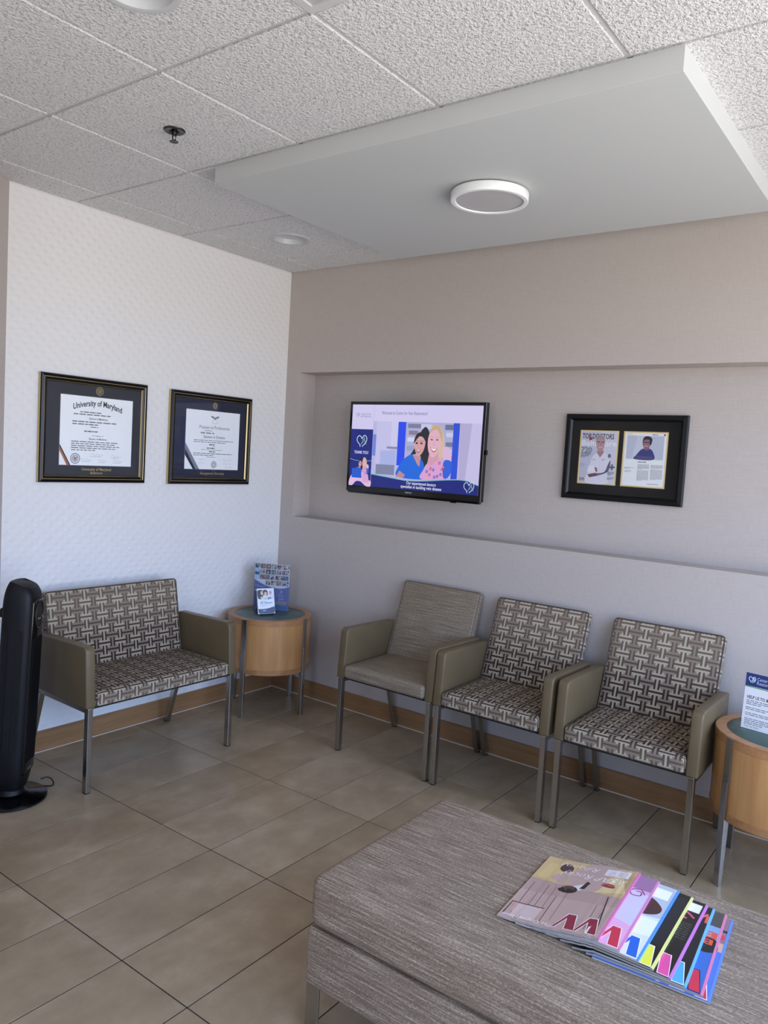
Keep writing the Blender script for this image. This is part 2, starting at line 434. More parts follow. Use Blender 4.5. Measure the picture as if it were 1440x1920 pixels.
class Art:
    """shapes in sheet fractions (u right, v down); each later shape lies a hair above the one before"""
    def __init__(s, w, h, step=3e-5): s.w, s.h, s.items, s.step = w, h, [], step
    def poly(s, pts, c): s.items.append(([(x * s.w, y * s.h) for x, y in pts], None, c)); return s
    def rect(s, x0, y0, x1, y1, c): return s.poly([(x0, y0), (x1, y0), (x1, y1), (x0, y1)], c)
    def blob(s, pts, c, n=6): return s.poly(catmull(pts, True, n), c)
    def ell(s, x, y, rx, ry, c, rot=0.0, k=24):
        pts = []
        for i in range(k):
            a_ = 2 * math.pi * i / k; px, py = rx * s.w * math.cos(a_), ry * s.h * math.sin(a_)
            pts.append((x + (px * math.cos(rot) - py * math.sin(rot)) / s.w, y + (px * math.sin(rot) + py * math.cos(rot)) / s.h))
        return s.poly(pts, c)
    def stroke(s, pts, wd, c, smooth=True, closed=False):
        p = [(x * s.w, y * s.h) for x, y in pts]
        if smooth: p = catmull(p, closed, 6)
        if closed: p = p + [p[0]]
        L, Rr = [], []
        for i in range(len(p)):
            a_, b_ = p[max(i - 1, 0)], p[min(i + 1, len(p) - 1)]
            dx, dy = b_[0] - a_[0], b_[1] - a_[1]; q = math.hypot(dx, dy) or 1
            nx, ny = -dy / q * wd / 2, dx / q * wd / 2
            L.append((p[i][0] + nx, p[i][1] + ny)); Rr.append((p[i][0] - nx, p[i][1] - ny))
        vs_ = L + Rr; k = len(p)
        s.items.append((vs_, [(i, i + 1, k + i + 1, k + i) for i in range(k - 1)], c)); return s
    def text(s, st, x, y, hgt, c, align='l', fit=None, bold=0.0, shear=0.0, arc=0.0, rot180=False):
        """baseline at v=y; hgt = em size as a fraction of the sheet height; fit = width fraction"""
        vs_, fs = text_mesh(st, bold, shear)
        if not vs_: return s
        x0 = min(v[0] for v in vs_); x1 = max(v[0] for v in vs_); k = hgt * s.h
        kx = k if fit is None else fit * s.w / (x1 - x0)
        wd = (x1 - x0) * kx
        ox = x * s.w - (0 if align == 'l' else wd / 2 if align == 'c' else wd)
        out = []
        for vx, vy in vs_:
            px = (vx - x0) * kx; py = vy * k
            if arc:
                t_ = (px / wd - .5) * 2
                py += -arc * s.h * t_ * t_
            out.append((ox + px, y * s.h - py))
        s.items.append((out, fs, c)); return s
    def lines(s, x0, y0, x1, y1, n, c, th=.35, words=7, ragged=.15, center=False):
        """illegible small print: rows of word-length dashes"""
        dy = (y1 - y0) / n; vs_, fs = [], []
        for i in range(n):
            a_, b_ = x0, x1
            if center:
                q = random.random() * ragged * (x1 - x0) / 2; a_ += q; b_ -= q
            elif i == n - 1: b_ = x0 + (x1 - x0) * random.uniform(.4, .8)
            else: b_ -= random.random() * ragged * (x1 - x0)
            x = a_; yy = y0 + dy * (i + .5)
            while x < b_:
                wd = random.uniform(.5, 1.5) * (x1 - x0) / words
                xe = min(x + wd, b_); j = len(vs_); t_ = dy * th / 2
                vs_ += [(x * s.w, (yy - t_) * s.h), (xe * s.w, (yy - t_) * s.h), (xe * s.w, (yy + t_) * s.h), (x * s.w, (yy + t_) * s.h)]
                fs.append((j, j + 1, j + 2, j + 3)); x = xe + .18 * (x1 - x0) / words
        s.items.append((vs_, fs, c)); return s
    def heart(s, x, y, r, wd, c, c2=None):
        k = s.w / s.h; c2 = c2 or c
        s.stroke([(x - .28 * r, y + 1.0 * r * k), (x - .5 * r, y + .55 * r * k), (x - .95 * r, y + .1 * r * k), (x - 1.0 * r, y - .45 * r * k), (x - .6 * r, y - .85 * r * k), (x - .15 * r, y - .6 * r * k), (x, y - .3 * r * k)], wd, c)
        s.stroke([(x, y - .3 * r * k), (x + .25 * r, y - .75 * r * k), (x + .65 * r, y - .9 * r * k), (x + 1.0 * r, y - .5 * r * k), (x + .95 * r, y + .05 * r * k), (x + .55 * r, y + .55 * r * k), (x + .1 * r, y + .95 * r * k)], wd, c)
        s.stroke([(x - .2 * r, y + .7 * r * k), (x + .1 * r, y + .1 * r * k), (x + .5 * r, y - .6 * r * k), (x + .55 * r, y - .1 * r * k), (x + .75 * r, y + .6 * r * k)], wd * .7, c2)
        s.stroke([(x + .1 * r, y + .5 * r * k), (x + .5 * r, y - .3 * r * k), (x + .7 * r, y + .1 * r * k), (x + .95 * r, y + .6 * r * k)], wd * .6, c2)
        return s
    def build(s, name, matfn, parent=None, pmap=None, cuts=(), loc=None, rot=None):
        b = bmesh.new(); mats, idx = [], {}
        for li, (vs_, fs, c) in enumerate(s.items):
            if c not in idx: idx[c] = len(mats); mats.append(matfn(c))
            vv = [b.verts.new((x, y, (li + 1) * s.step)) for x, y in vs_]
            for f in (fs or [tuple(range(len(vv)))]):
                try:
                    q = b.faces.new([vv[i] for i in f]); q.material_index = idx[c]
                except ValueError: pass
        if cuts:
            bmesh.ops.triangulate(b, faces=[f for f in b.faces if len(f.verts) > 4])
            for cx in cuts:
                bmesh.ops.bisect_plane(b, geom=b.verts[:] + b.edges[:] + b.faces[:], plane_co=(cx, 0, 0), plane_no=(1, 0, 0), dist=1e-7)
        for v in b.verts:
            x, y, o = v.co
            v.co = pmap(x, y, o) if pmap else Vector((x, -o, -y))
        b.normal_update()
        me = bpy.data.meshes.new(name); b.to_mesh(me); b.free()
        for m_ in mats: me.materials.append(m_)
        o = bpy.data.objects.new(name, me); link(o, parent)
        if loc is not None: o.location = loc
        if rot is not None: o.rotation_euler = rot
        return o
def ink(c): return plain('ink ' + c, c, .5, spec=.3)
def glossy_ink(c): return plain('cover ' + c, c, .28)
def glow(c): return plain('screen ' + c, c, .3, emit=SCREEN)
SCREEN = .92

# ================================================================== THE ROOM
GX, GY, G = 1.45036, -2.10084, .61
TX, TY, TW, TL = .42481, -.45567, .30, .60
floor = bm_obj('floor', bbox_bm(-.05, XR, YF, .05, -.06, -.0018), M['grout'])
tag(floor, 'floor of large taupe porcelain tiles with thin dark grout', 'floor', kind='structure')
xs = [0.0] + [TX + TW * i for i in range(-1, 14)] + [XR]
ys = [0.0] + [TY - TL * j for j in range(0, 9)] + [YF]
tcache = {}
for i in range(len(xs) - 1):
    for j in range(len(ys) - 1):
        x0, x1, y1, y0 = xs[i], xs[i + 1], ys[j], ys[j + 1]
        if all(y < -1.83 - x and x < .95 for x in (x0, x1) for y in (y0, y1)): continue
        if x1 < .9 and y1 < -2.75: continue
        w, h = round(x1 - x0, 4), round(y1 - y0, 4)
        if (w, h) not in tcache:
            o = bm_obj('floor_tile', bbox_bm(-w / 2 + .0021, w / 2 - .0021, -h / 2 + .0021, h / 2 - .0021, -.0095, 0, .0008, 1), M['ftile'], floor)
            tcache[(w, h)] = o
        else: o = mesh_copy('floor_tile', tcache[(w, h)], floor)
        o.location = ((x0 + x1) / 2, (y0 + y1) / 2, 0)

# ceiling: grid bars, lay-in tiles standing a little proud of the bars
ceil = bm_obj('ceiling', bbox_bm(-.05, XR, YF, .2, H + .03, H + .08), M['grid'])
tag(ceil, 'suspended ceiling of rough white mineral tiles in a metal grid', 'ceiling', kind='structure')
gx = [GX + G * k for k in range(-2, 5)]; gy = [GY + G * k for k in range(-5, 4)]
cxs = [0.0] + gx + [XR]; cys = [YF] + gy + [0.0]
for x in gx: bm_obj('grid_bar', bbox_bm(x - .0075, x + .0075, YF, 0, H + .006, H + .03), M['grid'], ceil)
for y in gy: bm_obj('grid_bar', bbox_bm(0, XR, y - .0075, y + .0075, H + .0062, H + .0302), M['grid'], ceil)
bm_obj('wall_angle', bbox_bm(0, .016, YF, 0, H + .004, H + .012), M['grid'], ceil)
bm_obj('wall_angle', bbox_bm(0, XR, -.016, 0, H + .004, H + .012), M['grid'], ceil)
ccache = {}
HOLES = {}
for i in range(len(cxs) - 1):
    for j in range(len(cys) - 1):
        x0, x1, y0, y1 = cxs[i], cxs[i + 1], cys[j], cys[j + 1]
        if x1 - x0 < .04 or y1 - y0 < .04: continue
        if abs(x0 - (GX + G)) < .01 and abs(y1 - GY) < .01: continue       # the light panel sits here
        cx_, cy_ = (x0 + x1) / 2, (y0 + y1) / 2
        w, h = round(x1 - x0, 4), round(y1 - y0, 4)
        g_ = .0085
        hole = None
        if abs(cx_ - .535) < .05 and abs(cy_ + .576) < .05: hole = .088
        if abs(cx_ - 1.755) < .05 and abs(cy_ + 2.406) < .05: hole = .088
        if hole:
            b = bmesh.new(); n = 48; inner, outer, up = [], [], []
            for k in range(n):
                a_ = 2 * math.pi * k / n; c_, s_ = math.cos(a_), math.sin(a_); q = max(abs(c_), abs(s_))
                inner.append((hole * c_, hole * s_)); outer.append((c_ / q * (w / 2 - g_), s_ / q * (h / 2 - g_)))
            vi = [b.verts.new((x, y, H)) for x, y in inner]; vo = [b.verts.new((x, y, H)) for x, y in outer]
            vi2 = [b.verts.new((x, y, H + .018)) for x, y in inner]; vo2 = [b.verts.new((x, y, H + .018)) for x, y in outer]
            for k in range(n):
                q = (k + 1) % n
                b.faces.new((vi[k], vi[q], vo[q], vo[k])); b.faces.new((vi[k], vi2[k], vi2[q], vi[q])); b.faces.new((vo[k], vo[q], vo2[q], vo2[k]))
            bmesh.ops.recalc_face_normals(b, faces=b.faces[:])
            o = bm_obj('ceiling_tile', b, M['ctile'], ceil)
        elif (w, h) in ccache: o = mesh_copy('ceiling_tile', ccache[(w, h)], ceil)
        else:
            o = bm_obj('ceiling_tile', bbox_bm(-w / 2 + g_, w / 2 - g_, -h / 2 + g_, h / 2 - g_, H, H + .018, .0015, 1), M['ctile'], ceil); ccache[(w, h)] = o
        o.location = (cx_, cy_, 0)

# back wall with the long recess
NX0, NZ0, NZ1, ND = .112, 1.126, 2.034, .15
b = bbox_bm(-.15, XR + .15, 0, .30, -.06, NZ0)
bbox_bm(-.15, XR + .15, 0, .30, NZ1, H + .1, bm=b)
bbox_bm(-.15, NX0, 0, .30, NZ0, NZ1, bm=b)
bbox_bm(NX0, XR + .15, ND, .30, NZ0, NZ1, bm=b)
tag(bm_obj('wall_back', b, M['linen']), 'beige linen wall with a long shallow recess behind the television', 'wall', kind='structure')
tag(bm_obj('wall_left', bbox_bm(-.15, 0, -1.812, 0, -.06, H + .1), M['wallpaper']), 'white embossed wallpaper wall with the two diplomas', 'wall', kind='structure')
tag(bm_obj('wall_corner', prism([(0, -1.812), (.9, -2.712), (.9, YF), (-.15, YF), (-.15, -1.812)], 'z', -.06, H + .1), M['linen']), 'angled beige wall beside the tower fan', 'wall', kind='structure')
b = bbox_bm(-.15, XR + .15, YF - .15, YF, -.06, .15); bbox_bm(-.15, XR + .15, YF - .15, YF, 2.45, H + .1, bm=b)
xe = [-.15] + [v for p in FBAYS for v in p] + [XR + .15]
for k in range(0, len(xe), 2): bbox_bm(xe[k], xe[k + 1], YF - .15, YF, .15, 2.45, bm=b)
tag(bm_obj('wall_front', b, M['paintwall']), 'painted wall with one tall window opposite the recess wall', 'wall', kind='structure')
for k, (x0, x1) in enumerate(FBAYS):
    b = bmesh.new()
    for q in (x0 + .02, x1 - .02): bbox_bm(q - .02, q + .02, YF - .10, YF - .05, .15, 2.45, bm=b)
    for q in (.17, 2.43): bbox_bm(x0 + .04, x1 - .04, YF - .10, YF - .05, q - .02, q + .02, bm=b)
    wnd = bm_obj('window_%d' % (k + 4), b, M['aluminium']); tag(wnd, 'tall window with aluminium frame in the wall facing the recess', 'window', kind='structure')
    bm_obj('pane', bbox_bm(x0 + .04, x1 - .04, YF - .078, YF - .072, .19, 2.41), M['windowglass'], wnd)
b = bbox_bm(XR, XR + .15, YF, 0, -.06, .15); bbox_bm(XR, XR + .15, YF, 0, 2.45, H + .1, bm=b)
ye = [0.0] + [v for p in BAYS for v in p] + [YF]
for k in range(0, len(ye), 2): bbox_bm(XR, XR + .15, ye[k + 1], ye[k], .15, 2.45, bm=b)
tag(bm_obj('wall_right', b, M['paintwall']), 'painted wall with three tall shop windows', 'wall', kind='structure')
for k, (y0, y1) in enumerate(BAYS):
    b = bmesh.new()
    for q in (y0 - .02, y1 + .02): bbox_bm(XR + .05, XR + .10, q - .02, q + .02, .15, 2.45, bm=b)
    for q in (.17, 2.43): bbox_bm(XR + .05, XR + .10, y1 + .04, y0 - .04, q - .02, q + .02, bm=b)
    wnd = bm_obj('window_%d' % (k + 1), b, M['aluminium']); tag(wnd, 'tall shop window with aluminium frame', 'window', kind='structure')
    bm_obj('pane', bbox_bm(XR + .072, XR + .078, y1 + .04, y0 - .04, .19, 2.41), M['windowglass'], wnd)

# maple skirting with a thin caulk line
bl = bm_obj('baseboard_left', bbox_bm(0, .012, -1.805, -.013, .003, .104, .0015, 1), M['maple_y']); tag(bl, 'maple skirting board under the diploma wall', 'baseboard', kind='structure')
bm_obj('caulk_line', bbox_bm(.0, .0145, -1.805, -.013, 0, .004), M['caulk'], bl)
bb = bm_obj('baseboard_back', bbox_bm(0, XR, -.012, 0, .003, .104, .0015, 1), M['maple_x']); tag(bb, 'maple skirting board under the recess wall', 'baseboard', kind='structure')
bm_obj('caulk_line', bbox_bm(0.0145, XR, -.0145, 0, 0, .004), M['caulk'], bb)

# flat dropped soffit panel
sof = bm_obj('ceiling_soffit', bbox_bm(.986, 2.820, -1.485, -.226, 2.594, H + .002, .001, 1), M['soffit'])
tag(sof, 'flat pale dropped ceiling panel with the round lamp', 'soffit', kind='structure')

# ================================================================== CEILING FITTINGS
def place(o, loc, rz=0): o.location = loc; o.rotation_euler = (0, 0, rz); return o
lamp = empty('ceiling_lamp', (1.925, -.905, 2.594)); tag(lamp, 'round white flush lamp mounted on the dropped ceiling panel', 'lamp')
bm_obj('backplate', lathe([(0, -.0001), (.135, -.0001), (.135, -.006), (0, -.006)]), M['blackplastic'], lamp)
bm_obj('housing', lathe([(.12, -.006), (.150, -.006), (.1515, -.008), (.1515, -.036), (.1500, -.039), (.142, -.040), (.134, -.039), (.131, -.034)], 72), plain('lamp white', 'f0f3f3', .35), lamp, smooth=True)
bm_obj('diffuser', lathe([(0, -.0335), (.09, -.0335), (.132, -.0325)], 72), M['diffuser'], lamp, smooth=True)

def downlight(x, y, label):
    d = empty('recessed_downlight', (x, y, H)); tag(d, label, 'light', 'recessed downlights')
    bm_obj('trim_ring', lathe([(.086, .002), (.088, -.0035), (.098, -.0055), (.108, -.004), (.110, 0), (.109, .0005)], 64), plain('downlight trim', 'c3c6c6', .4), d, smooth=True)
    bm_obj('reflector', lathe([(.087, -.002), (.082, .02), (.07, .028), (0, .029)], 64), M['downcone'], d, smooth=True)
    return d
downlight(.535, -.576, 'unlit round recessed downlight near the wall corner beside the dropped panel')
downlight(1.755, -2.406, 'unlit round recessed downlight in the tile next to the square light panel')

tp = empty('light_panel', (GX + 1.5 * G, GY - .5 * G, H)); tag(tp, 'square lay-in ceiling light panel with smooth acrylic lens', 'light')
b = bmesh.new(); q = .296
for s_ in (-1, 1):
    bbox_bm(s_ * q - .012, s_ * q + .012, -q - .012, q + .012, -.003, .012, bm=b); bbox_bm(-q, q, s_ * q - .012, s_ * q + .012, -.0032, .0118, bm=b)
bm_obj('frame', b, M['grid'], tp)
bm_obj('lens', bbox_bm(-q + .006, q - .006, -q + .006, q - .006, .002, .006), M['diffuser'], tp)

sp = empty('fire_sprinkler', (1.131, -1.801, H)); tag(sp, 'black pendant fire sprinkler in a ceiling tile', 'sprinkler')
bm_obj('escutcheon', lathe([(.017, -.001), (.019, -.004), (.034, -.006), (.038, -.003), (.039, 0)], 40), plain('gunmetal', '4b4d4f', .35, .9), sp, smooth=True)
bm_obj('cup', lathe([(.0, -.0012), (.019, -.0016), (.019, -.004)], 32), M['blackplastic'], sp)
bm_obj('nozzle', lathe([(0, -.001), (.010, -.001), (.010, -.015), (.007, -.019), (0, -.019)], 24), plain('dark bronze', '2c2a28', .3, .9), sp, smooth=True)
b = tube([(.0085, 0, -.014), (.0095, 0, -.024), (.006, 0, -.034), (0, 0, -.038)], .0022)
me_ = tube([(-.0085, 0, -.014), (-.0095, 0, -.024), (-.006, 0, -.034), (0, 0, -.038)], .0022)
tm = bpy.data.meshes.new('tmp'); me_.to_mesh(tm); me_.free(); b.from_mesh(tm)
bm_obj('yoke', b, plain('dark bronze', '2c2a28', .3, .9), sp, smooth=True)
bm_obj('deflector', lathe([(0, -.037), (.012, -.038), (.0155, -.040), (.0155, -.0415), (0, -.041)], 20), plain('dark bronze', '2c2a28', .3, .9), sp)

# ================================================================== SEATING
def make_seat(name, half, fabric, seat_top, seat_bot, arm_bot, arm_top, b0, b1, front=-.552, seat_rear=-.13):
    """armchair facing -y, wall side at local y=+.30; half = leg centre offset; b0,b1 = front face of backrest at seat and at top (y,z)"""
    t = empty(name); O = .30
    lw = .024
    for s_ in (-1, 1):
        x = s_ * half
        a0, a1 = x - .023, x + .023
        fy, ft = front - .006, front + .010
        rr = .026; arc = [(ft + rr - rr * math.cos(k * math.pi / 10), arm_top - rr + rr * math.sin(k * math.pi / 10)) for k in range(6)]
        poly = [(fy, arm_bot)] + arc + [(-.128, arm_top - .008), (-.128, arm_bot)]
        bm_obj('armrest', prism([(y + O, z) for y, z in poly], 'x', a0, a1, .007, 3), M['leather'], t, smooth=True)
        fl = bm_obj('leg', bar((x, front + .012 + O, .004), (x, front + .012 + O, arm_bot), lw, .030), M['chrome'], t)
        bm_obj('foot_pad', bbox_bm(x - .011, x + .011, front - .001 + O, front + .025 + O, 0, .005), M['rubber'], fl)
        rl = bm_obj('leg', bar((x, -.034 + O, .004), (x, -.150 + O, arm_bot - .01), lw, .032), M['chrome'], t)
        bm_obj('foot_pad', bbox_bm(x - .011, x + .011, -.046 + O, -.022 + O, 0, .005), M['rubber'], rl)
        bm_obj('side_rail', bbox_bm(x - lw / 2, x + lw / 2, front + .02 + O, -.135 + O, arm_bot - .024, arm_bot, .002, 1), M['chrome'], t)
    hw = half - .0245
    d = (seat_rear - (front - .012)) / 2
    bm_obj('seat', roundbox(hw, d, (seat_top - seat_bot) / 2, .018, 'seat', 14, 4, .012), fabric, t, True, (0, front - .012 + d + O, (seat_top + seat_bot) / 2))
    bm_obj('seat_frame', bbox_bm(-half + .012, half - .012, front + .03 + O, -.16 + O, seat_bot - .016, seat_bot + .004), M['rubber'], t)
    th = math.atan2(b1[0] - b0[0], b1[1] - b0[1]); ln = math.hypot(b1[0] - b0[0], b1[1] - b0[1]); hy = .026
    cy, cz = (b0[0] + b1[0]) / 2 + hy * math.cos(th), (b0[1] + b1[1]) / 2 - hy * math.sin(th)
    bm_obj('backrest', roundbox(hw - .002, hy, ln / 2, .017, 'back', 14, 4, .006), fabric, t, True, (0, cy + O, cz), (-th, 0, 0))
    hx_, hz_, rc = hw - .005, ln / 2 - .003, .016; pp = []
    for sx, sz, a0 in ((1, 1, 0), (-1, 1, 90), (-1, -1, 180), (1, -1, 270)):
        for q in range(5): an = R(a0 + 22.5 * q); pp.append((sx * (hx_ - rc) + rc * math.cos(an), -hy + .004, sz * (hz_ - rc) + rc * math.sin(an)))
    bk_ = bm_obj('piping', tube(pp + [pp[0]], .0032, 6), plain('dark piping', '4a3f38', .7) if fabric is M['key'] else plain('grey piping', '6f655a', .7), t, True, (0, cy + O, cz), (-th, 0, 0))
    return t
c1 = make_seat('armchair', .2725, M['chairplain'], .458, .392, .388, .646, (-.205, .43), (-.058, .858))
place(c1, (1.296, -.300, 0)); tag(c1, 'armchair in plain grey-brown streaked fabric beside the patterned armchairs', 'chair', 'armchairs along the recess wall')
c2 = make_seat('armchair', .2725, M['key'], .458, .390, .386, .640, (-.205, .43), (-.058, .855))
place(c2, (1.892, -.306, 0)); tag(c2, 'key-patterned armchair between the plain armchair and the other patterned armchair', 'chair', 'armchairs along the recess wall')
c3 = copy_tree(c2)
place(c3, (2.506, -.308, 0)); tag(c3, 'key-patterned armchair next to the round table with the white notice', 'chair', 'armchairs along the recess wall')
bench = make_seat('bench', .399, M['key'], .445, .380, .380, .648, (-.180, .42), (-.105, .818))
place(bench, (.333, -1.300, 0), R(90)); bench.rotation_euler = (0, 0, R(89)); tag(bench, 'wide two-seat patterned bench with vinyl arms under the diplomas', 'bench')

# ------------------------------------------------------------------ round maple drum tables
def make_table(label, loc, rz):
    t = empty('side_table', loc, rz); tag(t, label, 'table', 'round maple side tables')
    r = .247; z0, z1 = .256, .572
    bm_obj('drum', lathe([(0, z0 + .004), (r - .002, z0 + .004), (r - .002, z1 - .03), (0, z1 - .03)], 96), M['maple_v'], t, smooth=True)
    bm_obj('bottom_band', lathe([(r - .01, z0), (r - .001, z0), (r, z0 + .001), (r, z0 + .030), (r - .01, z0 + .030)], 96), M['maple_rim'], t, smooth=True)
    top = bm_obj('top_rim', lathe([(r - .01, z1 - .034), (r, z1 - .034), (r, z1 - .002), (r - .002, z1), (.207, z1), (.207, z1 - .006), (0, z1 - .006)], 96), M['maple_rim'], t, smooth=True)
    bm_obj('glass_inset', lathe([(0, z1 - .0005), (.204, z1 - .0005), (.206, z1 - .002), (.206, z1 - .0055)], 96), M['greenglass'], top, smooth=True)
    for k in range(4):
        a_ = k * math.pi / 2
        b = bmesh.new()
        bbox_bm(r - .004, r + .004, -.017, .017, .40, z1 - .002, .001, 1, bm=b)
        pts = [(r + .007, 0), (r + .007, .405), (r - .010, .405), (r - .024, .255), (r - .016, 0)]
        q = prism([(x, z) for x, z in pts], 'y', -.0035, .0035); tm = bpy.data.meshes.new('tmp'); q.to_mesh(tm); q.free(); b.from_mesh(tm)
        bbox_bm(r + .002, r + .008, -.015, .015, 0, .405, .001, 1, bm=b)
        bm_obj('leg', b, M['chrome'], t, rot=(0, 0, a_))
    return t
make_table('round maple drum table in the corner holding the photo sign and booklet', (.2735, -.3245, 0), R(-80))
make_table('round maple drum table holding the white notice card', (3.055, -.352, 0), R(-129))

# ------------------------------------------------------------------ ottoman
ot = empty('ottoman', (2.99, -1.797, 0)); tag(ot, 'long brown heather upholstered ottoman carrying the fanned magazines', 'ottoman')
OX, OY = .762, .330
bm_obj('cushion', roundbox(OX, OY, .071, .034, 'seat', 18, 5, .002), M['otto'], ot, True, (0, 0, .373))
bm_obj('base', roundbox(OX - .002, OY - .002, .0775, .010, 'seat', 4, 3), M['otto'], ot, True, (0, 0, .2235))
for sx in (-1, 1):
    for sy in (-1, 1):
        b = bbox_bm(-.022, .022, -.003, .003, 0, .147, .001, 1); bbox_bm(sx * .019 - .003, sx * .019 + .003, min(0, -sy * .044), max(0, -sy * .044), 0, .147, bm=b)
        bm_obj('leg', b, M['chrome'], ot, loc=(sx * (OX - .026), sy * (OY - .012), 0))

# ------------------------------------------------------------------ fanned magazines: shingled, each curving over the ones beneath
OZ = .4466
ML, MW, MT = .354, .247, .0042
#            spine far end (x,y), spine near end (x,y)
SPN = [((2.919, -1.572), (2.940, -1.922)), ((2.968, -1.588), (2.988, -1.928)), ((3.018, -1.600), (3.030, -1.944)), ((3.052, -1.612), (3.061, -1.948)),
       ((3.088, -1.614), (3.099, -1.950)), ((3.104, -1.612), (3.130, -1.944)), ((3.132, -1.598), (3.163, -1.936)), ((3.148, -1.606), (3.178, -1.956))]
NEAR = [-1.951, -1.949, -1.948, -1.947, -1.946, -1.943, -1.939, -1.942]
SPN = [((a_[0], NEAR[k] + ML * .998), (b_[0], NEAR[k])) for k, (a_, b_) in enumerate(SPN)]
mid = [((a_[0] + b_[0]) / 2, (a_[1] + b_[1]) / 2, math.atan2(-(b_[0] - a_[0]), -(b_[1] - a_[1]))) for a_, b_ in SPN]
NXS, DX, X0 = 800, .001, 2.60
top_h = [0.0] * NXS
prof = [None] * 8
for k in range(7, -1, -1):
    xr = mid[k][0]; xl = xr - MW
    base = top_h[:]
    sm = base[:]
    for _ in range(2):
        w_ = 35
        sm = [max(base[i], sum(sm[max(0, i - w_):min(NXS, i + w_ + 1)]) / (min(NXS, i + w_ + 1) - max(0, i - w_))) for i in range(NXS)]
    i0, i1 = int((xl - X0) / DX), int((xr - X0) / DX)
    # keep the spine side level instead of sagging past its support
    pk = sm[max(i0, i1 - 45)]
    for i in range(i1 - 45, i1 + 1): sm[i] = max(sm[i], pk * (1 - .0008 * (i - i1 + 45)))
    prof[k] = [sm[min(NXS - 1, i0 + j)] + .0009 for j in range(i1 - i0 + 1)]
    for j, i in enumerate(range(i0, i1 + 1)): top_h[i] = max(top_h[i], sm[i] + MT + .0012)
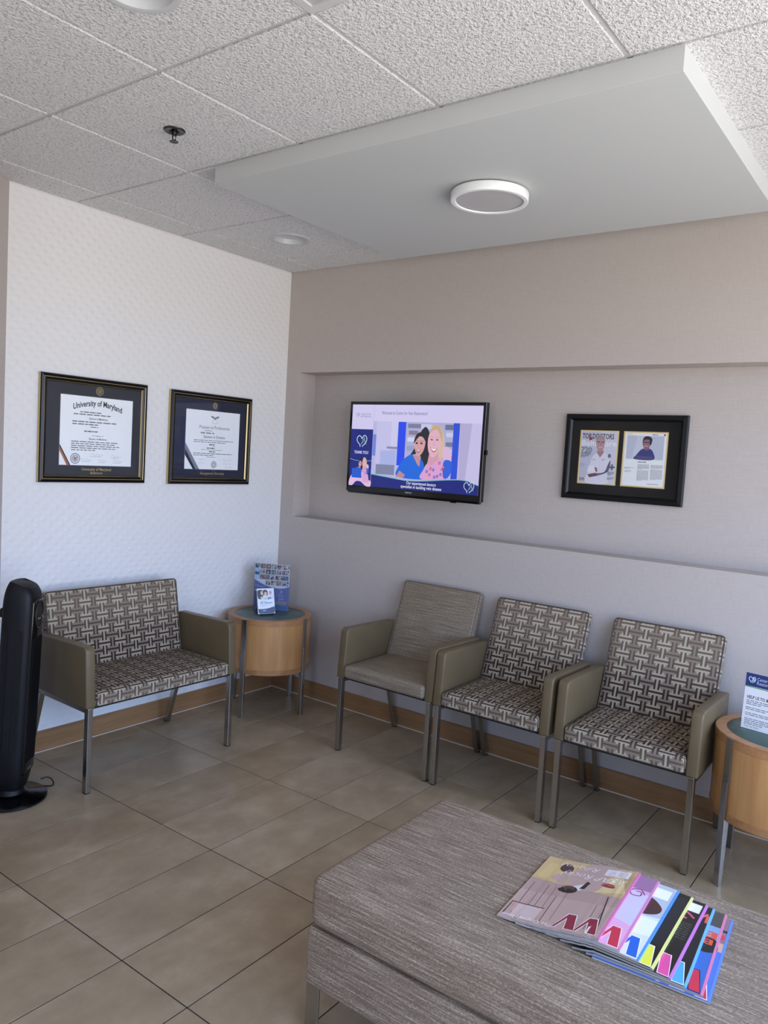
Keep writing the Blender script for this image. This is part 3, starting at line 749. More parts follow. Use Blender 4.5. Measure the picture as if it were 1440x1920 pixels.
def cover_art(k):
    A = Art(MW, ML, 2.2e-5)
    bg = ['b79c92', 'cfa6c4', 'd9dde6', '0d0e10', '111214', '121416', '3566b4', '4a74d2'][k]
    A.rect(0, 0, 1, 1, bg)
    def bigW(c, edge, x0=.03, y0=.015, w=.40, h=.22):
        k_ = MW / ML
        def W_(g, cc):
            for (xt, tt, xb, tb) in ((.185, .022, .10, .03), (.39, .022, .305, .03), (.0, .09, .055, .08), (.205, .09, .26, .08)):
                A.poly([(x0 + xt - g, y0 - g), (x0 + xt + tt + g, y0 - g), (x0 + xb + tb + g, y0 + h + g), (x0 + xb - g, y0 + h + g)], cc)
        W_(.007, edge); W_(0, c)
    if k == 0:
        A.rect(0, 0, 1, .62, 'b99d93'); A.rect(0, .42, 1, .62, 'ae928a')
        for i, x in enumerate((.10, .18, .52, .60, .66, .74, .80, .90)):
            A.stroke([(x, .05 + .02 * (i % 3)), (x + .03, .56)], .0012 + .0006 * (i % 2), '6d5558' if i % 3 else '43343c', False)
        A.stroke([(.07, .12), (.15, .55)], .003, '2a2228', False)
        A.poly([(0, .56), (1, .62), (1, 1), (0, 1)], 'c6a878')
        A.poly([(.02, .63), (.32, .58), (.36, .78), (.10, .90)], 'd8bf8e'); A.poly([(.02, .63), (.0, .92), (.13, .88)], 'b69a68')
        A.poly([(.66, .60), (.96, .66), (.94, .90), (.62, .92)], 'cfb37d')
        A.blob([(.30, .60), (.48, .56), (.62, .60), (.80, .66), (.74, .80), (.62, .86), (.52, 1.0), (.22, 1.0), (.26, .80)], 'b79a92')
        A.poly([(.46, .56), (.56, .60), (.44, .68), (.40, .66)], 'd9d3d0'); A.poly([(.42, .60), (.47, .59), (.44, .72), (.40, .70)], '1d1b20')
        A.ell(.56, .555, .085, .055, '2c1d1e'); A.ell(.565, .57, .055, .042, '5a3a34'); A.ell(.585, .535, .08, .036, '1c1416')
        A.blob([(.66, .84), (.74, .80), (.80, .84), (.78, .92), (.70, .93)], '4a3034')
        A.ell(.22, .70, .075, .020, '8c2734', .15); A.ell(.22, .722, .065, .016, '9c3040', .1); A.stroke([(.15, .708), (.22, .713), (.29, .716)], .0014, 'd0a08a')
        A.rect(.08, .86, .33, .965, 'ddd3d6'); A.lines(.10, .875, .30, .945, 4, '8d8590', .3, 5)
        A.poly([(.64, .10), (.94, .10), (.94, .22), (.64, .22)], 'c79b93'); A.rect(.655, .035, .90, .215, 'cdb6b0'); A.stroke([(.64, .225), (.97, .225), (.97, .05)], .003, '33292e', False)
        bigW('8e2238', 'f3ecea', .05, .03, .4, .19)
        A.text('The Originals Issue', .97, .055, .055, 'efe7e6', 'r', fit=.50)
        A.text('A$AP Rocky', .06, .825, .11, 'f2eeec', 'l', fit=.70, shear=.4, bold=-.016)
        A.text('Rihanna', .40, .945, .095, 'f2eeec', 'l', fit=.42, shear=.4, bold=-.016)
    elif k == 1:
        A.poly([(0, 0), (.5, 0), (.5, .4), (0, .3)], 'e2a6c8'); A.poly([(0, .3), (.5, .4), (.5, .8), (0, .75)], 'cfc4da'); A.rect(0, .8, .5, 1, '9a6f93')
        A.stroke([(.06, .74), (.12, .80), (.20, .76), (.18, .70), (.10, .71), (.10, .76), (.15, .76)], .0035, '8c3168')
        A.rect(.20, .85, .5, .97, 'eceaf0'); bigW('c43046', 'f0dfe6', .03, .015)
    elif k == 2:
        A.poly([(0, .55), (.5, .45), (.5, 1), (0, 1)], 'b7bcc6'); A.blob([(.08, .58), (.24, .54), (.30, .74), (.20, .78), (.06, .68)], '4a2a2c'); A.rect(.05, .80, .4, .94, 'eef0f4')
        A.poly([(.0, .3), (.3, .25), (.3, .5), (0, .5)], 'e8ecf2'); bigW('1f62c4', 'f4f6fa')
    elif k == 3:
        A.blob([(.02, .3), (.2, .35), (.3, .7), (.1, .95), (.02, .8)], '1b1c22'); bigW('e8e24a', 'f7f7e8')
    elif k == 4:
        A.rect(.04, .84, .3, .96, 'e8e6ea'); A.stroke([(.06, .76), (.16, .82), (.2, .76), (.12, .73)], .006, 'd64a70'); A.lines(.05, .45, .2, .68, 8, '55514f', .3, 3); bigW('dc4f93', 'f4d9e6')
    elif k == 5:
        A.rect(.02, .78, .05, .88, 'd85a48'); A.ell(.16, .22, .05, .04, '8d8f90'); A.ell(.16, .22, .03, .025, '2a2b2c'); A.stroke([(.04, .9), (.10, .82)], .006, 'e06a5a'); bigW('4ea6e0', 'e8f4fb')
    elif k == 6:
        A.rect(0, .80, .5, 1, '4b4742'); A.rect(0, .55, .5, .80, '7f9cc0'); A.blob([(.0, .5), (.14, .46), (.2, .6), (.04, .64)], '16181d')
        A.text('BE', .05, .62, .09, 'd9523e', 'l', fit=.20, bold=.03); A.text('EI', .03, .72, .11, 'd9523e', 'l', fit=.20, bold=.03); bigW('cc3048', '2a1d2c')
    else:
        A.rect(0, .60, .6, 1, '8a6f74'); A.rect(0, .55, .5, .66, 'c9a38c'); A.rect(.03, .70, .2, .76, 'cc3a44'); A.rect(.02, .80, .3, .83, '2a2026'); A.ell(.2, .62, .06, .05, 'efe9e8'); bigW('c03040', 'f0e8ee')
    sp_ = ['cf6f9f', 'd685b4', '4f93d8', 'e6e58e', 'cc7cc6', '6db6e4', 'd87aa2', '5a86dc'][k]
    A.rect(0, 0, .022, 1, sp_)
    return A, sp_
MLAB = ['magazine with tan photo cover and crimson W on top of the fan', 'magazine with pale pink cover and red W', 'magazine with silvery white cover, blue W and blue spine',
        'magazine with black cover, yellow W and pale yellow spine', 'magazine with black cover, pink W and orchid spine', 'magazine with black cover, light blue W and blue spine',
        'magazine with blue cover, crimson W and pink spine', 'magazine with plain blue cover edge at the bottom of the fan']
for k in range(8):
    xr, ym, ang = mid[k]
    z = OZ
    t = empty('magazine', (xr, ym, z), -ang); tag(t, MLAB[k], 'magazine', 'fanned magazines on the ottoman')
    pr = prof[k]; n = len(pr)
    def zat(a_, pr=pr, n=n):                       # a_ = distance from the spine
        f = (1 - a_ / MW) * (n - 1); i = max(0, min(n - 2, int(f))); return pr[i] + (pr[i + 1] - pr[i]) * (f - i)
    b = bmesh.new(); N = 26
    up = [[], []]; dn = [[], []]
    for i in range(N + 1):
        a_ = MW * i / N
        sw = MT * (1.0 if i > 1 else .97)
        for s_ in (0, 1):
            y = (-ML / 2, ML / 2)[s_]
            up[s_].append(b.verts.new((-a_, y, zat(a_) + sw))); dn[s_].append(b.verts.new((-a_, y, zat(a_))))
    for i in range(N):
        b.faces.new((up[0][i], up[0][i + 1], up[1][i + 1], up[1][i])); b.faces.new((dn[0][i], dn[1][i], dn[1][i + 1], dn[0][i + 1]))
        for s_ in (0, 1): b.faces.new((up[s_][i], dn[s_][i], dn[s_][i + 1], up[s_][i + 1]))
    b.faces.new((up[0][N], dn[0][N], dn[1][N], up[1][N]))
    sf = b.faces.new((up[0][0], up[1][0], dn[1][0], dn[0][0])); sf.material_index = 1
    bmesh.ops.recalc_face_normals(b, faces=b.faces[:])
    A, spc = cover_art(k)
    bm_obj('pages', b, [M['pages'], glossy_ink(spc)], t)
    # the cover lies turned round: spine towards +x, head of the cover towards -y
    A.build('cover', glossy_ink, t, pmap=lambda x, y, o: Vector((-x, -ML / 2 + y, zat(x) + MT + o + .00025)), cuts=[MW * q / 26 for q in range(1, 26)])

# ================================================================== WALL THINGS
def moulding(w, h, prof_):
    """mitred picture moulding; prof_ = list of (inset, height, material index of the strip leading to the next point)"""
    b = bmesh.new(); rings = []
    for ins, hg, _ in prof_:
        x, z = w / 2 - ins, h / 2 - ins
        rings.append([b.verts.new((sx * x, -hg, sz * z)) for sx, sz in ((-1, -1), (1, -1), (1, 1), (-1, 1))])
    for (r0, r1, p) in zip(rings, rings[1:], prof_):
        for k in range(4):
            f = b.faces.new((r0[k], r0[(k + 1) % 4], r1[(k + 1) % 4], r1[k])); f.material_index = p[2]
    bmesh.ops.recalc_face_normals(b, faces=b.faces[:])
    return b
DP = [(0, .0005, 1), (0, .018, 0), (.004, .023, 0), (.016, .026, 1), (.0185, .0255, 0), (.0195, .021, 0), (.030, .018, 1), (.0345, .0122, 0), (.036, .0118, 0), (.037, .002, 0)]
def diploma(y, z, w, h, matm, fn, label):
    t = empty('framed_diploma', (0, y, z)); t.rotation_euler = (0, 0, R(90)); tag(t, label, 'diploma', 'framed diplomas on the embossed wall')
    bm_obj('frame', moulding(w, h, DP), [M['black'], M['gold']], t)
    bm_obj('mat_board', bbox_bm(-w / 2 + .03, w / 2 - .03, -.008, -.001, -h / 2 + .03, h / 2 - .03), matm, t)
    A = Art(w, h); fn(A)
    A.build('document', ink, t, loc=(-w / 2, -.0082, h / 2))
    bm_obj('glass', bbox_bm(-w / 2 + .034, w / 2 - .034, -.0118, -.0112, -h / 2 + .034, h / 2 - .034), M['glass'], t)
GOLDI = 'a8986a'
def seal(A, x, y, r, c, c2):
    k = A.w / A.h
    A.ell(x, y, r, r * k, c); A.ell(x, y, r * .86, r * .86 * k, c2); A.ell(x, y, r * .62, r * .62 * k, c); A.ell(x, y, r * .5, r * .5 * k, c2)
    A.poly([(x - r * .35, y - r * .3 * k), (x + r * .35, y - r * .3 * k), (x + r * .3, y + r * .2 * k), (x, y + r * .5 * k), (x - r * .3, y + r * .2 * k)], c)
    A.rect(x - r * .06, y - r * .3 * k, x + r * .06, y + r * .42 * k, c2); A.rect(x - r * .3, y - r * .02 * k, x + r * .3, y + r * .08 * k, c2)
def dip1(A):
    x0, x1, y0, y1 = .183, .862, .178, .836
    A.rect(x0 - .006, y0 - .006, x1 + .006, y1 + .006, '4a4c52'); A.rect(x0, y0, x1, y1, 'f3f8fc')
    seal(A, .535, .118, .036, GOLDI, '2c3038')
    A.text('University of Maryland', .525, .262, .078, '3d3f46', 'c', fit=.46, bold=.022, arc=.048)
    A.lines(.36, .318, .70, .338, 1, '77797f', .5, 8); A.lines(.30, .340, .76, .360, 1, '77797f', .5, 9)
    A.text('School of Medicine', .53, .395, .026, '4a4c54', 'c', bold=.02)
    A.lines(.29, .408, .77, .455, 2, '77797f', .45, 10); A.lines(.46, .458, .62, .475, 1, '77797f', .5, 4)
    A.lines(.40, .500, .66, .518, 1, '6a6c74', .6, 9)
    A.text('the degree of', .53, .555, .022, '6a6c72', 'c', shear=.3)
    A.text('Doctor of Medicine', .53, .588, .024, '4a4c54', 'c', bold=.02)
    A.lines(.285, .600, .765, .700, 5, '77797f', .42, 10)
    for (x, y, q) in ((.46, .735, .13), (.66, .745, .10), (.38, .785, .10), (.54, .79, .08), (.68, .79, .10)):
        A.stroke([(x, y), (x + q * .2, y - .018), (x + q * .35, y + .004), (x + q * .55, y - .012), (x + q * .7, y + .002), (x + q, y - .004)], .0008, '7d828c')
        A.rect(x, y + .012, x + q * .8, y + .0145, 'a0a4ab')
    seal(A, .325, .772, .044, '6f737c', 'dfe6ee'); A.ell(.325, .775, .012, .014, 'b08a6a')
    A.poly([(x0, .640), (x0 + .100, y1), (x0 + .088, y1), (x0, .662)], '24242a'); A.poly([(x0, .662), (x0 + .088, y1), (x0 + .066, y1), (x0, .700)], 'b06a50')
    A.text('University of Maryland', .525, .885, .038, GOLDI, 'c', fit=.28, bold=.02); A.text('Baltimore', .525, .918, .034, GOLDI, 'c', fit=.115, bold=.02)
def dip2(A):
    x0, x1, y0, y1 = .192, .857, .186, .836
    A.rect(x0 - .006, y0 - .006, x1 + .006, y1 + .006, '3c4152'); A.rect(x0, y0, x1, y1, 'f2f7fc')
    A.ell(.535, .125, .026, .036, GOLDI); A.ell(.535, .125, .021, .029, '2b3047'); A.ell(.535, .125, .015, .020, GOLDI); A.rect(.528, .112, .542, .138, '2b3047')
    for s_ in (-1, 1):
        A.blob([(.54, .262), (.54 + s_ * .02, .245), (.54 + s_ * .045, .240), (.54 + s_ * .05, .250), (.54 + s_ * .02, .268)], '7c828c')
        A.stroke([(.54, .262), (.54 + s_ * .025, .29), (.54 + s_ * .03, .315), (.54, .325)], .0016, '9aa0a8')
    A.ell(.54, .268, .010, .014, '7c828c')
    A.text('Praeses et Professores', .54, .385, .050, '7c828c', 'c', fit=.38, bold=.004, shear=.15)
    A.lines(.42, .398, .66, .415, 1, 'a3a8b0', .5, 4)
    A.lines(.37, .420, .73, .446, 1, '8a9099', .55, 5)
    A.text('Salutem in Domino', .54, .488, .044, '666c76', 'c', fit=.27, bold=.008, shear=.15)
    A.lines(.29, .505, .79, .545, 2, '8a9099', .4, 12); A.lines(.48, .552, .61, .568, 1, '3b3f46', .7, 3); A.lines(.52, .575, .57, .585, 1, '8a9099', .5, 2)
    A.lines(.45, .592, .63, .606, 1, '3b3f46', .65, 4); A.lines(.38, .612, .72, .626, 1, '9aa0a8', .4, 8); A.lines(.48, .630, .61, .645, 1, '3b3f46', .65, 3)
    A.lines(.29, .650, .79, .690, 2, '7a8089', .4, 12); A.lines(.45, .692, .64, .706, 1, '9aa0a8', .4, 5)
    for (x, y, q) in ((.35, .735, .10), (.36, .775, .08), (.65, .735, .12), (.66, .775, .10), (.69, .815, .08)):
        A.stroke([(x, y), (x + q * .2, y - .018), (x + q * .35, y + .004), (x + q * .6, y - .012), (x + q, y)], .0009, '7d838d')
    A.ell(.545, .782, .034, .042, '8a8f98'); A.ell(.545, .782, .028, .035, 'd9dfe6'); A.ell(.545, .782, .020, .025, 'a08f86'); A.ell(.545, .782, .012, .016, 'd9dfe6')
    A.poly([(x0, .548), (x0 + .175, y1), (x0 + .130, y1), (x0, .612)], '7f8696'); A.poly([(x0, .612), (x0 + .130, y1), (x0 + .100, y1), (x0, .682)], '1f2438')
    A.text('Georgetown University', .53, .893, .038, GOLDI, 'c', fit=.30, bold=.014)
diploma(-1.356, 1.583, .594, .518, M['matdark'], dip1, 'black and gold framed diploma on a slate mat, University of Maryland')
diploma(-.606, 1.580, .602, .518, M['matblue'], dip2, 'black and gold framed diploma on a navy mat near the wall corner')

# ------------------------------------------------------------------ framed magazine pages in the recess
pf = empty('framed_article', (2.164, .15, 1.598)); tag(pf, 'black framed magazine cover and article hanging in the recess beside the television', 'picture')
PW, PH = .603, .428
bm_obj('frame', moulding(PW, PH, [(0, .0005, 0), (0, .020, 0), (.003, .023, 0), (.022, .025, 0), (.026, .019, 0), (.033, .0125, 0), (.034, .002, 0)]), plain('black satin frame', '0a0c0e', .35, spec=.3), pf)
bm_obj('mat_board', bbox_bm(-PW / 2 + .03, PW / 2 - .03, -.008, -.001, -PH / 2 + .03, PH / 2 - .03), M['matblack'], pf)
bm_obj('glass', bbox_bm(-PW / 2 + .031, PW / 2 - .031, -.0130, -.0124, -PH / 2 + .031, PH / 2 - .031), M['glass'], pf)
def sheet_in(A, u0, u1, v0, v1):
    """sub-sheet helper: returns functions mapping 0..1 in the page to the art"""
    return (lambda x: u0 + (u1 - u0) * x), (lambda y: v0 + (v1 - v0) * y)
A = Art(PW, PH, 2.2e-5)
for (u0, u1) in ((.125, .457), (.495, .853)):
    A.rect(u0, .185, u1, .817, 'b49a66'); A.rect(u0 + .004, .190, u1 - .004, .812, 'd9c795'); A.rect(u0 + .014, .203, u1 - .014, .799, 'e4e6e8')
X, Y = sheet_in(A, .139, .443, .203, .799)
def P2(pts): return [(X(x), Y(y)) for x, y in pts]
A.rect(X(0), Y(0), X(1), Y(1), 'b9bacd'); A.poly(P2([(.55, 0), (1, 0), (1, 1), (.45, 1)]), 'c7c8d8')
A.text('TOP DOCTORS', X(.02), Y(.135), .085, '22222c', 'l', fit=.272, bold=.02)
A.text('Baltimore', X(.02), Y(.275), .095, 'e9eaf0', 'l', fit=.296, bold=.006)
A.ell(X(.26), Y(.135), .015, .021, 'a3243c')
A.blob(P2([(.20, 1), (.24, .80), (.30, .62), (.36, .48), (.50, .40), (.66, .40), (.80, .47), (.86, .58), (.80, .75), (.80, 1)]), 'd6d4e2')
A.blob(P2([(.80, .62), (.86, .55), (.84, .72), (.74, .80), (.40, .88), (.42, .82), (.70, .78)]), '5d5a74')
A.poly(P2([(.46, .40), (.56, .50), (.66, .40), (.62, .33), (.50, .33)]), 'a07a80'); A.stroke(P2([(.56, .5), (.57, .97)]), .0008, 'aeadc0', False)
A.blob(P2([(.42, .10), (.52, .07), (.64, .10), (.67, .22), (.63, .34), (.55, .39), (.47, .34), (.42, .22)]), 'b08a8e')
A.blob(P2([(.42, .18), (.42, .11), (.52, .075), (.63, .09), (.67, .20), (.62, .14), (.52, .12), (.45, .14)]), '8d8690')
A.rect(X(.45), Y(.19), X(.53), Y(.205), '3d2c34'); A.rect(X(.57), Y(.19), X(.65), Y(.205), '3d2c34'); A.stroke(P2([(.50, .295), (.55, .305), (.61, .29)]), .0016, 'efe6e6'); A.rect(X(.545), Y(.21), X(.565), Y(.26), '94706f')
A.poly(P2([(.28, .68), (.50, .70), (.52, .79), (.42, .76)]), '8d5d62'); A.poly(P2([(.24, .84), (.48, .80), (.50, .86), (.30, .90)]), '6b4650'); A.poly(P2([(.26, .67), (.40, .66), (.46, .76), (.22, .80)]), 'e0dfea')
A.ell(X(.82), Y(.46), .014, .024, '6f7080'); A.lines(X(.36), Y(.53), X(.46), Y(.56), 1, '8f90a2', .5, 2); A.lines(X(.62), Y(.52), X(.74), Y(.56), 2, '8f90a2', .5, 2)
A.text('720', X(.01), Y(.41), .088, '7a7f88', 'l', fit=.095, bold=.03); A.text('PHYSICIANS', X(.01), Y(.448), .026, '33343c', 'l', fit=.085, bold=.02)
A.lines(X(.01), Y(.455), X(.26), Y(.51), 3, '4c4d58', .5, 3); A.lines(X(.01), Y(.62), X(.16), Y(.70), 5, '9092a4', .35, 3)
A.rect(X(.84), Y(.66), X(.99), Y(.695), '5c5e70'); A.rect(X(.89), Y(.62), X(.94), Y(.735), '5c5e70'); A.lines(X(.80), Y(.76), X(.99), Y(.84), 4, '4b4c5c', .5, 3); A.lines(X(.80), Y(.87), X(.99), Y(.93), 3, '4b4c5c', .45, 3)
A.rect(X(.01), Y(.895), X(.18), Y(.985), 'c3c4cc')
for i in range(11): A.rect(X(.02 + .0135 * i), Y(.905), X(.026 + .0135 * i + (.004 if i % 3 == 0 else 0)), Y(.97), '55565c')
X, Y = sheet_in(A, .509, .839, .203, .799)
A.rect(X(.06), Y(.05), X(.95), Y(.495), 'b6bccd'); A.poly(P2([(.30, .05), (.6, .05), (.5, .495), (.2, .495)]), 'c3c8d6')
A.lines(X(.05), Y(.012), X(.24), Y(.028), 1, 'a7a7a7', .5, 3); A.lines(X(.66), Y(.018), X(.93), Y(.034), 1, '5a5560', .8, 4); A.ell(X(.955), Y(.026), .008, .011, 'b02440')
A.blob(P2([(.26, .495), (.30, .42), (.40, .32), (.48, .29), (.62, .29), (.71, .36), (.72, .495)]), '353a78'); A.poly(P2([(.26, .495), (.31, .43), (.70, .44), (.72, .495)]), '4e4a78')
A.poly(P2([(.48, .26), (.60, .26), (.61, .31), (.54, .33), (.48, .31)]), '7d5560')
A.blob(P2([(.44, .13), (.52, .08), (.62, .12), (.62, .24), (.53, .295), (.45, .24)]), '8f6470'); A.blob(P2([(.44, .16), (.46, .08), (.56, .055), (.66, .10), (.65, .20), (.61, .22), (.60, .13), (.50, .12)]), '2a2230')
A.rect(X(.435), Y(.165), X(.61), Y(.178), '35283a'); A.stroke(P2([(.48, .235), (.53, .245), (.58, .23)]), .0016, 'e6dcdc')
A.lines(X(.36), Y(.535), X(.68), Y(.56), 1, '8d8a92', .8, 4)
A.lines(X(.36), Y(.585), X(.64), Y(.685), 8, 'a19fa2', .45, 6, .03); A.lines(X(.36), Y(.70), X(.64), Y(.90), 14, 'a19fa2', .45, 6, .03); A.lines(X(.68), Y(.59), X(.97), Y(.66), 5, 'a19fa2', .45, 6, .03); A.lines(X(.68), Y(.675), X(.97), Y(.87), 14, 'a19fa2', .45, 6, .03)
A.lines(X(.03), Y(.655), X(.29), Y(.685), 2, '8fa0b8', .45, 4); A.lines(X(.05), Y(.71), X(.22), Y(.75), 3, 'a5a5aa', .4, 3); A.lines(X(.62), Y(.945), X(.96), Y(.965), 1, '7c7c84', .5, 7)
A.build('document', ink, pf, loc=(-PW / 2, -.0082, PH / 2))

# ------------------------------------------------------------------ television
tv = empty('television', (1.0385, -.050, 1.590)); tag(tv, 'flat black television showing a welcome slide with two smiling women', 'television')
TWD, THT = .912, .524
b = moulding(TWD, THT, [(0, -.030, 0), (0, .0, 0), (.002, .003, 0), (.016, .003, 0), (.018, -.002, 0)])
bm_obj('bezel', b, M['glossblack'], tv)
bm_obj('lower_lip', prism([(-.0035, -THT / 2 + .032), (-.0035, -THT / 2 + .004), (.004, -THT / 2 - .011), (.028, -THT / 2 - .011), (.028, -THT / 2 + .032)], 'x', -TWD / 2 + .012, TWD / 2 - .012), M['glossblack'], tv)
bm_obj('back_cover', prism([(.030, THT / 2 - .002), (.034, -THT / 2 + .002), (.062, -THT / 2 + .05), (.062, THT / 2 - .16), (.036, THT / 2 - .02)], 'x', -TWD / 2 + .09, TWD / 2 - .09), M['blackplastic'], tv)
bm_obj('panel', bbox_bm(-TWD / 2 + .004, TWD / 2 - .004, .001, .032, -THT / 2 + .004, THT / 2 - .004), M['glossblack'], tv)
bm_obj('joystick', bbox_bm(TWD / 2, TWD / 2 + .012, .012, .024, -.012, .014, .002, 1), M['blackplastic'], tv)
bm_obj('power_sensor', bbox_bm(.27, .305, -.002, .012, -THT / 2 - .016, -THT / 2 - .010, .002, 1), M['blackplastic'], tv)
b = bbox_bm(-.11, .11, .062, .070, -.11, .11); bbox_bm(-.03, .03, .07, .186, -.03, .03, bm=b); bbox_bm(-.06, .06, .186, .1995, -.13, .13, bm=b)
bm_obj('wall_bracket', b, M['blackplastic'], tv)
SW, SH = TWD - .036, THT - .018 - .034
A = Art(SW, SH, 1.2e-5)
LAV, NAVY = 'd3cdf3', '141f7c'
A.rect(0, 0, 1, 1, 'c9c3f0'); A.rect(0, 0, 1, .2, LAV); A.rect(.184, .2, 1, 1, 'b9b9e6')
# photo backdrop
A.rect(.21, .2, .33, .72, 'c6c3ec'); A.rect(.184, .36, .21, .62, '6f86dc'); A.rect(.30, .50, .40, .525, '8489ac'); A.rect(.33, .2, .38, .50, 'cfcdf0'); A.rect(.25, .55, .37, .80, 'a9b5e8'); A.rect(.22, .72, .37, .84, '7f86a8')
A.rect(.385, .2, .445, .72, '2348ee'); A.rect(.445, .2, .80, .62, 'aeb0d8')
for (x, y, w_, h_, c) in ((.46, .22, .10, .05, '7d7fa0'), (.47, .30, .07, .05, '8a7f98'), (.46, .38, .06, .05, 'd5d6f0'), (.56, .22, .08, .06, 'c6cae8'), (.74, .22, .06, .06, '6d7398'), (.75, .31, .06, .05, 'c9cdee'), (.75, .42, .05, .05, '777b9e'), (.46, .48, .06, .06, '9ba0c8'), (.75, .50, .06, .08, 'c4c9ea')): A.rect(x, y, x + w_, y + h_, c)
A.rect(.80, .2, .845, .84, '2b4fd8'); A.poly([(.845, .2), (1, .2), (1, .9), (.86, .9)], 'b5aed8'); A.poly([(.93, .2), (1, .2), (1, .9), (.90, .9)], 'c9c2ea')
def women(X, Y, big):
    def Q(pts): return [(X(x), Y(y)) for x, y in pts]
    # dark haired woman in a blue tunic
    A.blob(Q([(.42, .02), (.52, .05), (.60, .20), (.60, .45), (.58, .75), (.50, .98), (.40, .95), (.36, .60), (.20, .55), (.02, .62), (.18, .42), (.26, .20)]), '24222e')
    A.blob(Q([(-.30, 1.02), (-.26, .80), (-.12, .66), (.10, .56), (.30, .62), (.44, .70), (.50, .90), (.46, 1.04)]), '1668e0')
    A.poly(Q([(-.34, 1.03), (-.24, .90), (-.06, .98), (-.12, 1.04)]), 'c08a92')
    A.poly(Q([(.12, .56), (.36, .60), (.34, .80), (.28, .76)]), 'c48f98')
    A.blob(Q([(.20, .22), (.32, .14), (.46, .22), (.46, .40), (.38, .54), (.27, .58), (.18, .46), (.16, .34)]), 'd8a3a8')
    A.blob(Q([(.14, .34), (.18, .20), (.30, .12), (.46, .18), (.48, .30), (.40, .22), (.30, .20), (.22, .26)]), '24222e')
    A.blob(Q([(.20, .455), (.28, .475), (.36, .455), (.28, .525)]), '8a3a52'); A.blob(Q([(.22, .462), (.28, .478), (.34, .464), (.28, .500)]), 'f2eef6')
    for x in (.225, .36): A.ell(X(x), Y(.335), abs(X(.035) - X(0)), abs(Y(.018) - Y(0)), '2a2030', .15); A.stroke(Q([(x - .05, .30), (x, .285), (x + .05, .305)]), .0018 if big else .0006, '3a2a34')
    A.stroke(Q([(.29, .34), (.275, .42), (.31, .425)]), .0014 if big else .0004, 'b57f88')
    # fair haired woman in a pink floral blouse
    A.blob(Q([(.60, .06), (.72, -.04), (.88, .02), (.98, .18), (1.0, .42), (.96, .60), (.86, .64), (.84, .30)]), 'd9bd9c')
    A.blob(Q([(.40, 1.03), (.46, .85), (.56, .72), (.72, .66), (.88, .60), (1.02, .72), (1.10, .90), (1.08, 1.03)]), 'dba4d6')
    A.poly(Q([(.60, .52), (.84, .52), (.88, .62), (.64, .78), (.56, .72)]), 'd59db0')
    A.blob(Q([(.56, .18), (.66, .05), (.80, .05), (.90, .16), (.90, .36), (.80, .54), (.68, .60), (.58, .50), (.54, .34)]), 'e3b2c4')
    A.blob(Q([(.56, .16), (.66, .00), (.80, -.02), (.92, .10), (.94, .30), (.88, .18), (.78, .06), (.66, .08)]), 'c7a98a')
    A.blob(Q([(.61, .40), (.70, .43), (.82, .42), (.72, .50)]), 'a8506a'); A.blob(Q([(.63, .41), (.71, .435), (.80, .425), (.72, .475)]), 'f8f2fa')
    for x in (.645, .80): A.ell(X(x), Y(.255), abs(X(.035) - X(0)), abs(Y(.014) - Y(0)), '5d5068', .1); A.stroke(Q([(x - .05, .215), (x, .20), (x + .05, .215)]), .0016 if big else .0005, 'a07f86')
    A.stroke(Q([(.715, .26), (.70, .35), (.745, .355)]), .0014 if big else .0004, 'c08ea4')
    # embracing arm with a blue cuff
    A.blob(Q([(.96, .42), (1.08, .38), (1.20, .46), (1.20, .66), (1.06, .68), (.98, .58)]), 'ddb8dc'); A.blob(Q([(1.02, .66), (1.22, .66), (1.24, .84), (1.14, .98), (1.02, .96)]), '2c62de')
    for (x, y, c) in ((.90, .70, 'c8334a'), (.98, .82, 'c8334a'), (1.02, .78, 'c8334a'), (.66, .82, 'c8334a'), (.56, .88, '3c3fb4'), (.86, .96, '2a3cc0'), (.95, .92, '2a3cc0'), (.78, .98, '2a3cc0'), (.74, .84, '3c3fb4'), (.64, .94, 'c8334a')):
        A.ell(X(x), Y(y), abs(X(.030) - X(0)), abs(Y(.030) - Y(0)), c, .4, 10); A.ell(X(x), Y(y), abs(X(.012) - X(0)), abs(Y(.012) - Y(0)), 'ecc9ea', .4, 8)
women(lambda x: .475 + .265 * x, lambda y: .245 + .595 * y, True)
# wave band and captions
A.poly(catmull([(.184, .835), (.33, .862), (.48, .885), (.62, .872), (.78, .842), (.90, .835), (1.0, .885)], False) + [(1, .905), (.90, .855), (.78, .860), (.62, .885), (.48, .900), (.33, .880), (.184, .857)], '86b9c8')
A.poly(catmull([(.184, .850), (.33, .875), (.48, .897), (.62, .884), (.78, .853), (.90, .845), (1.0, .892)], False) + [(1, 1), (.184, 1)], NAVY)
A.text('Welcome to Center for Vein Restoration!', .245, .115, .056, '5a5890', 'l', fit=.36)
A.text('Our experienced doctors', .585, .935, .05, 'e9ecff', 'c', fit=.225, bold=.012); A.text('specialize in tackling vein disease', .585, .980, .05, 'e9ecff', 'c', fit=.31, bold=.012)
A.heart(.935, .915, .034, .0034, 'cfe4f4', '8fb8b4')
A.rect(0, 0, .182, .300, LAV); A.rect(.1815, 0, .184, .8, 'b3abdf'); A.heart(.045, .125, .014, .0016, '6a68a0'); A.text('Center for Vein', .072, .125, .034, '6a68a0', 'l', fit=.085); A.text('RESTORATION', .072, .155, .028, '6a68a0', 'l', fit=.085)
A.rect(0, .302, .182, 1, NAVY); A.heart(.092, .445, .040, .0040, 'd8ecfa', '8fb8b4'); A.text('THANK YOU!', .092, .605, .052, 'd5dcff', 'c', fit=.118, bold=.02)
A.stroke([(0, .672), (.05, .690), (.12, .692), (.182, .685)], .003, '7fb0d8')
women(lambda x: .062 + .082 * x, lambda y: .655 + .20 * y, False)
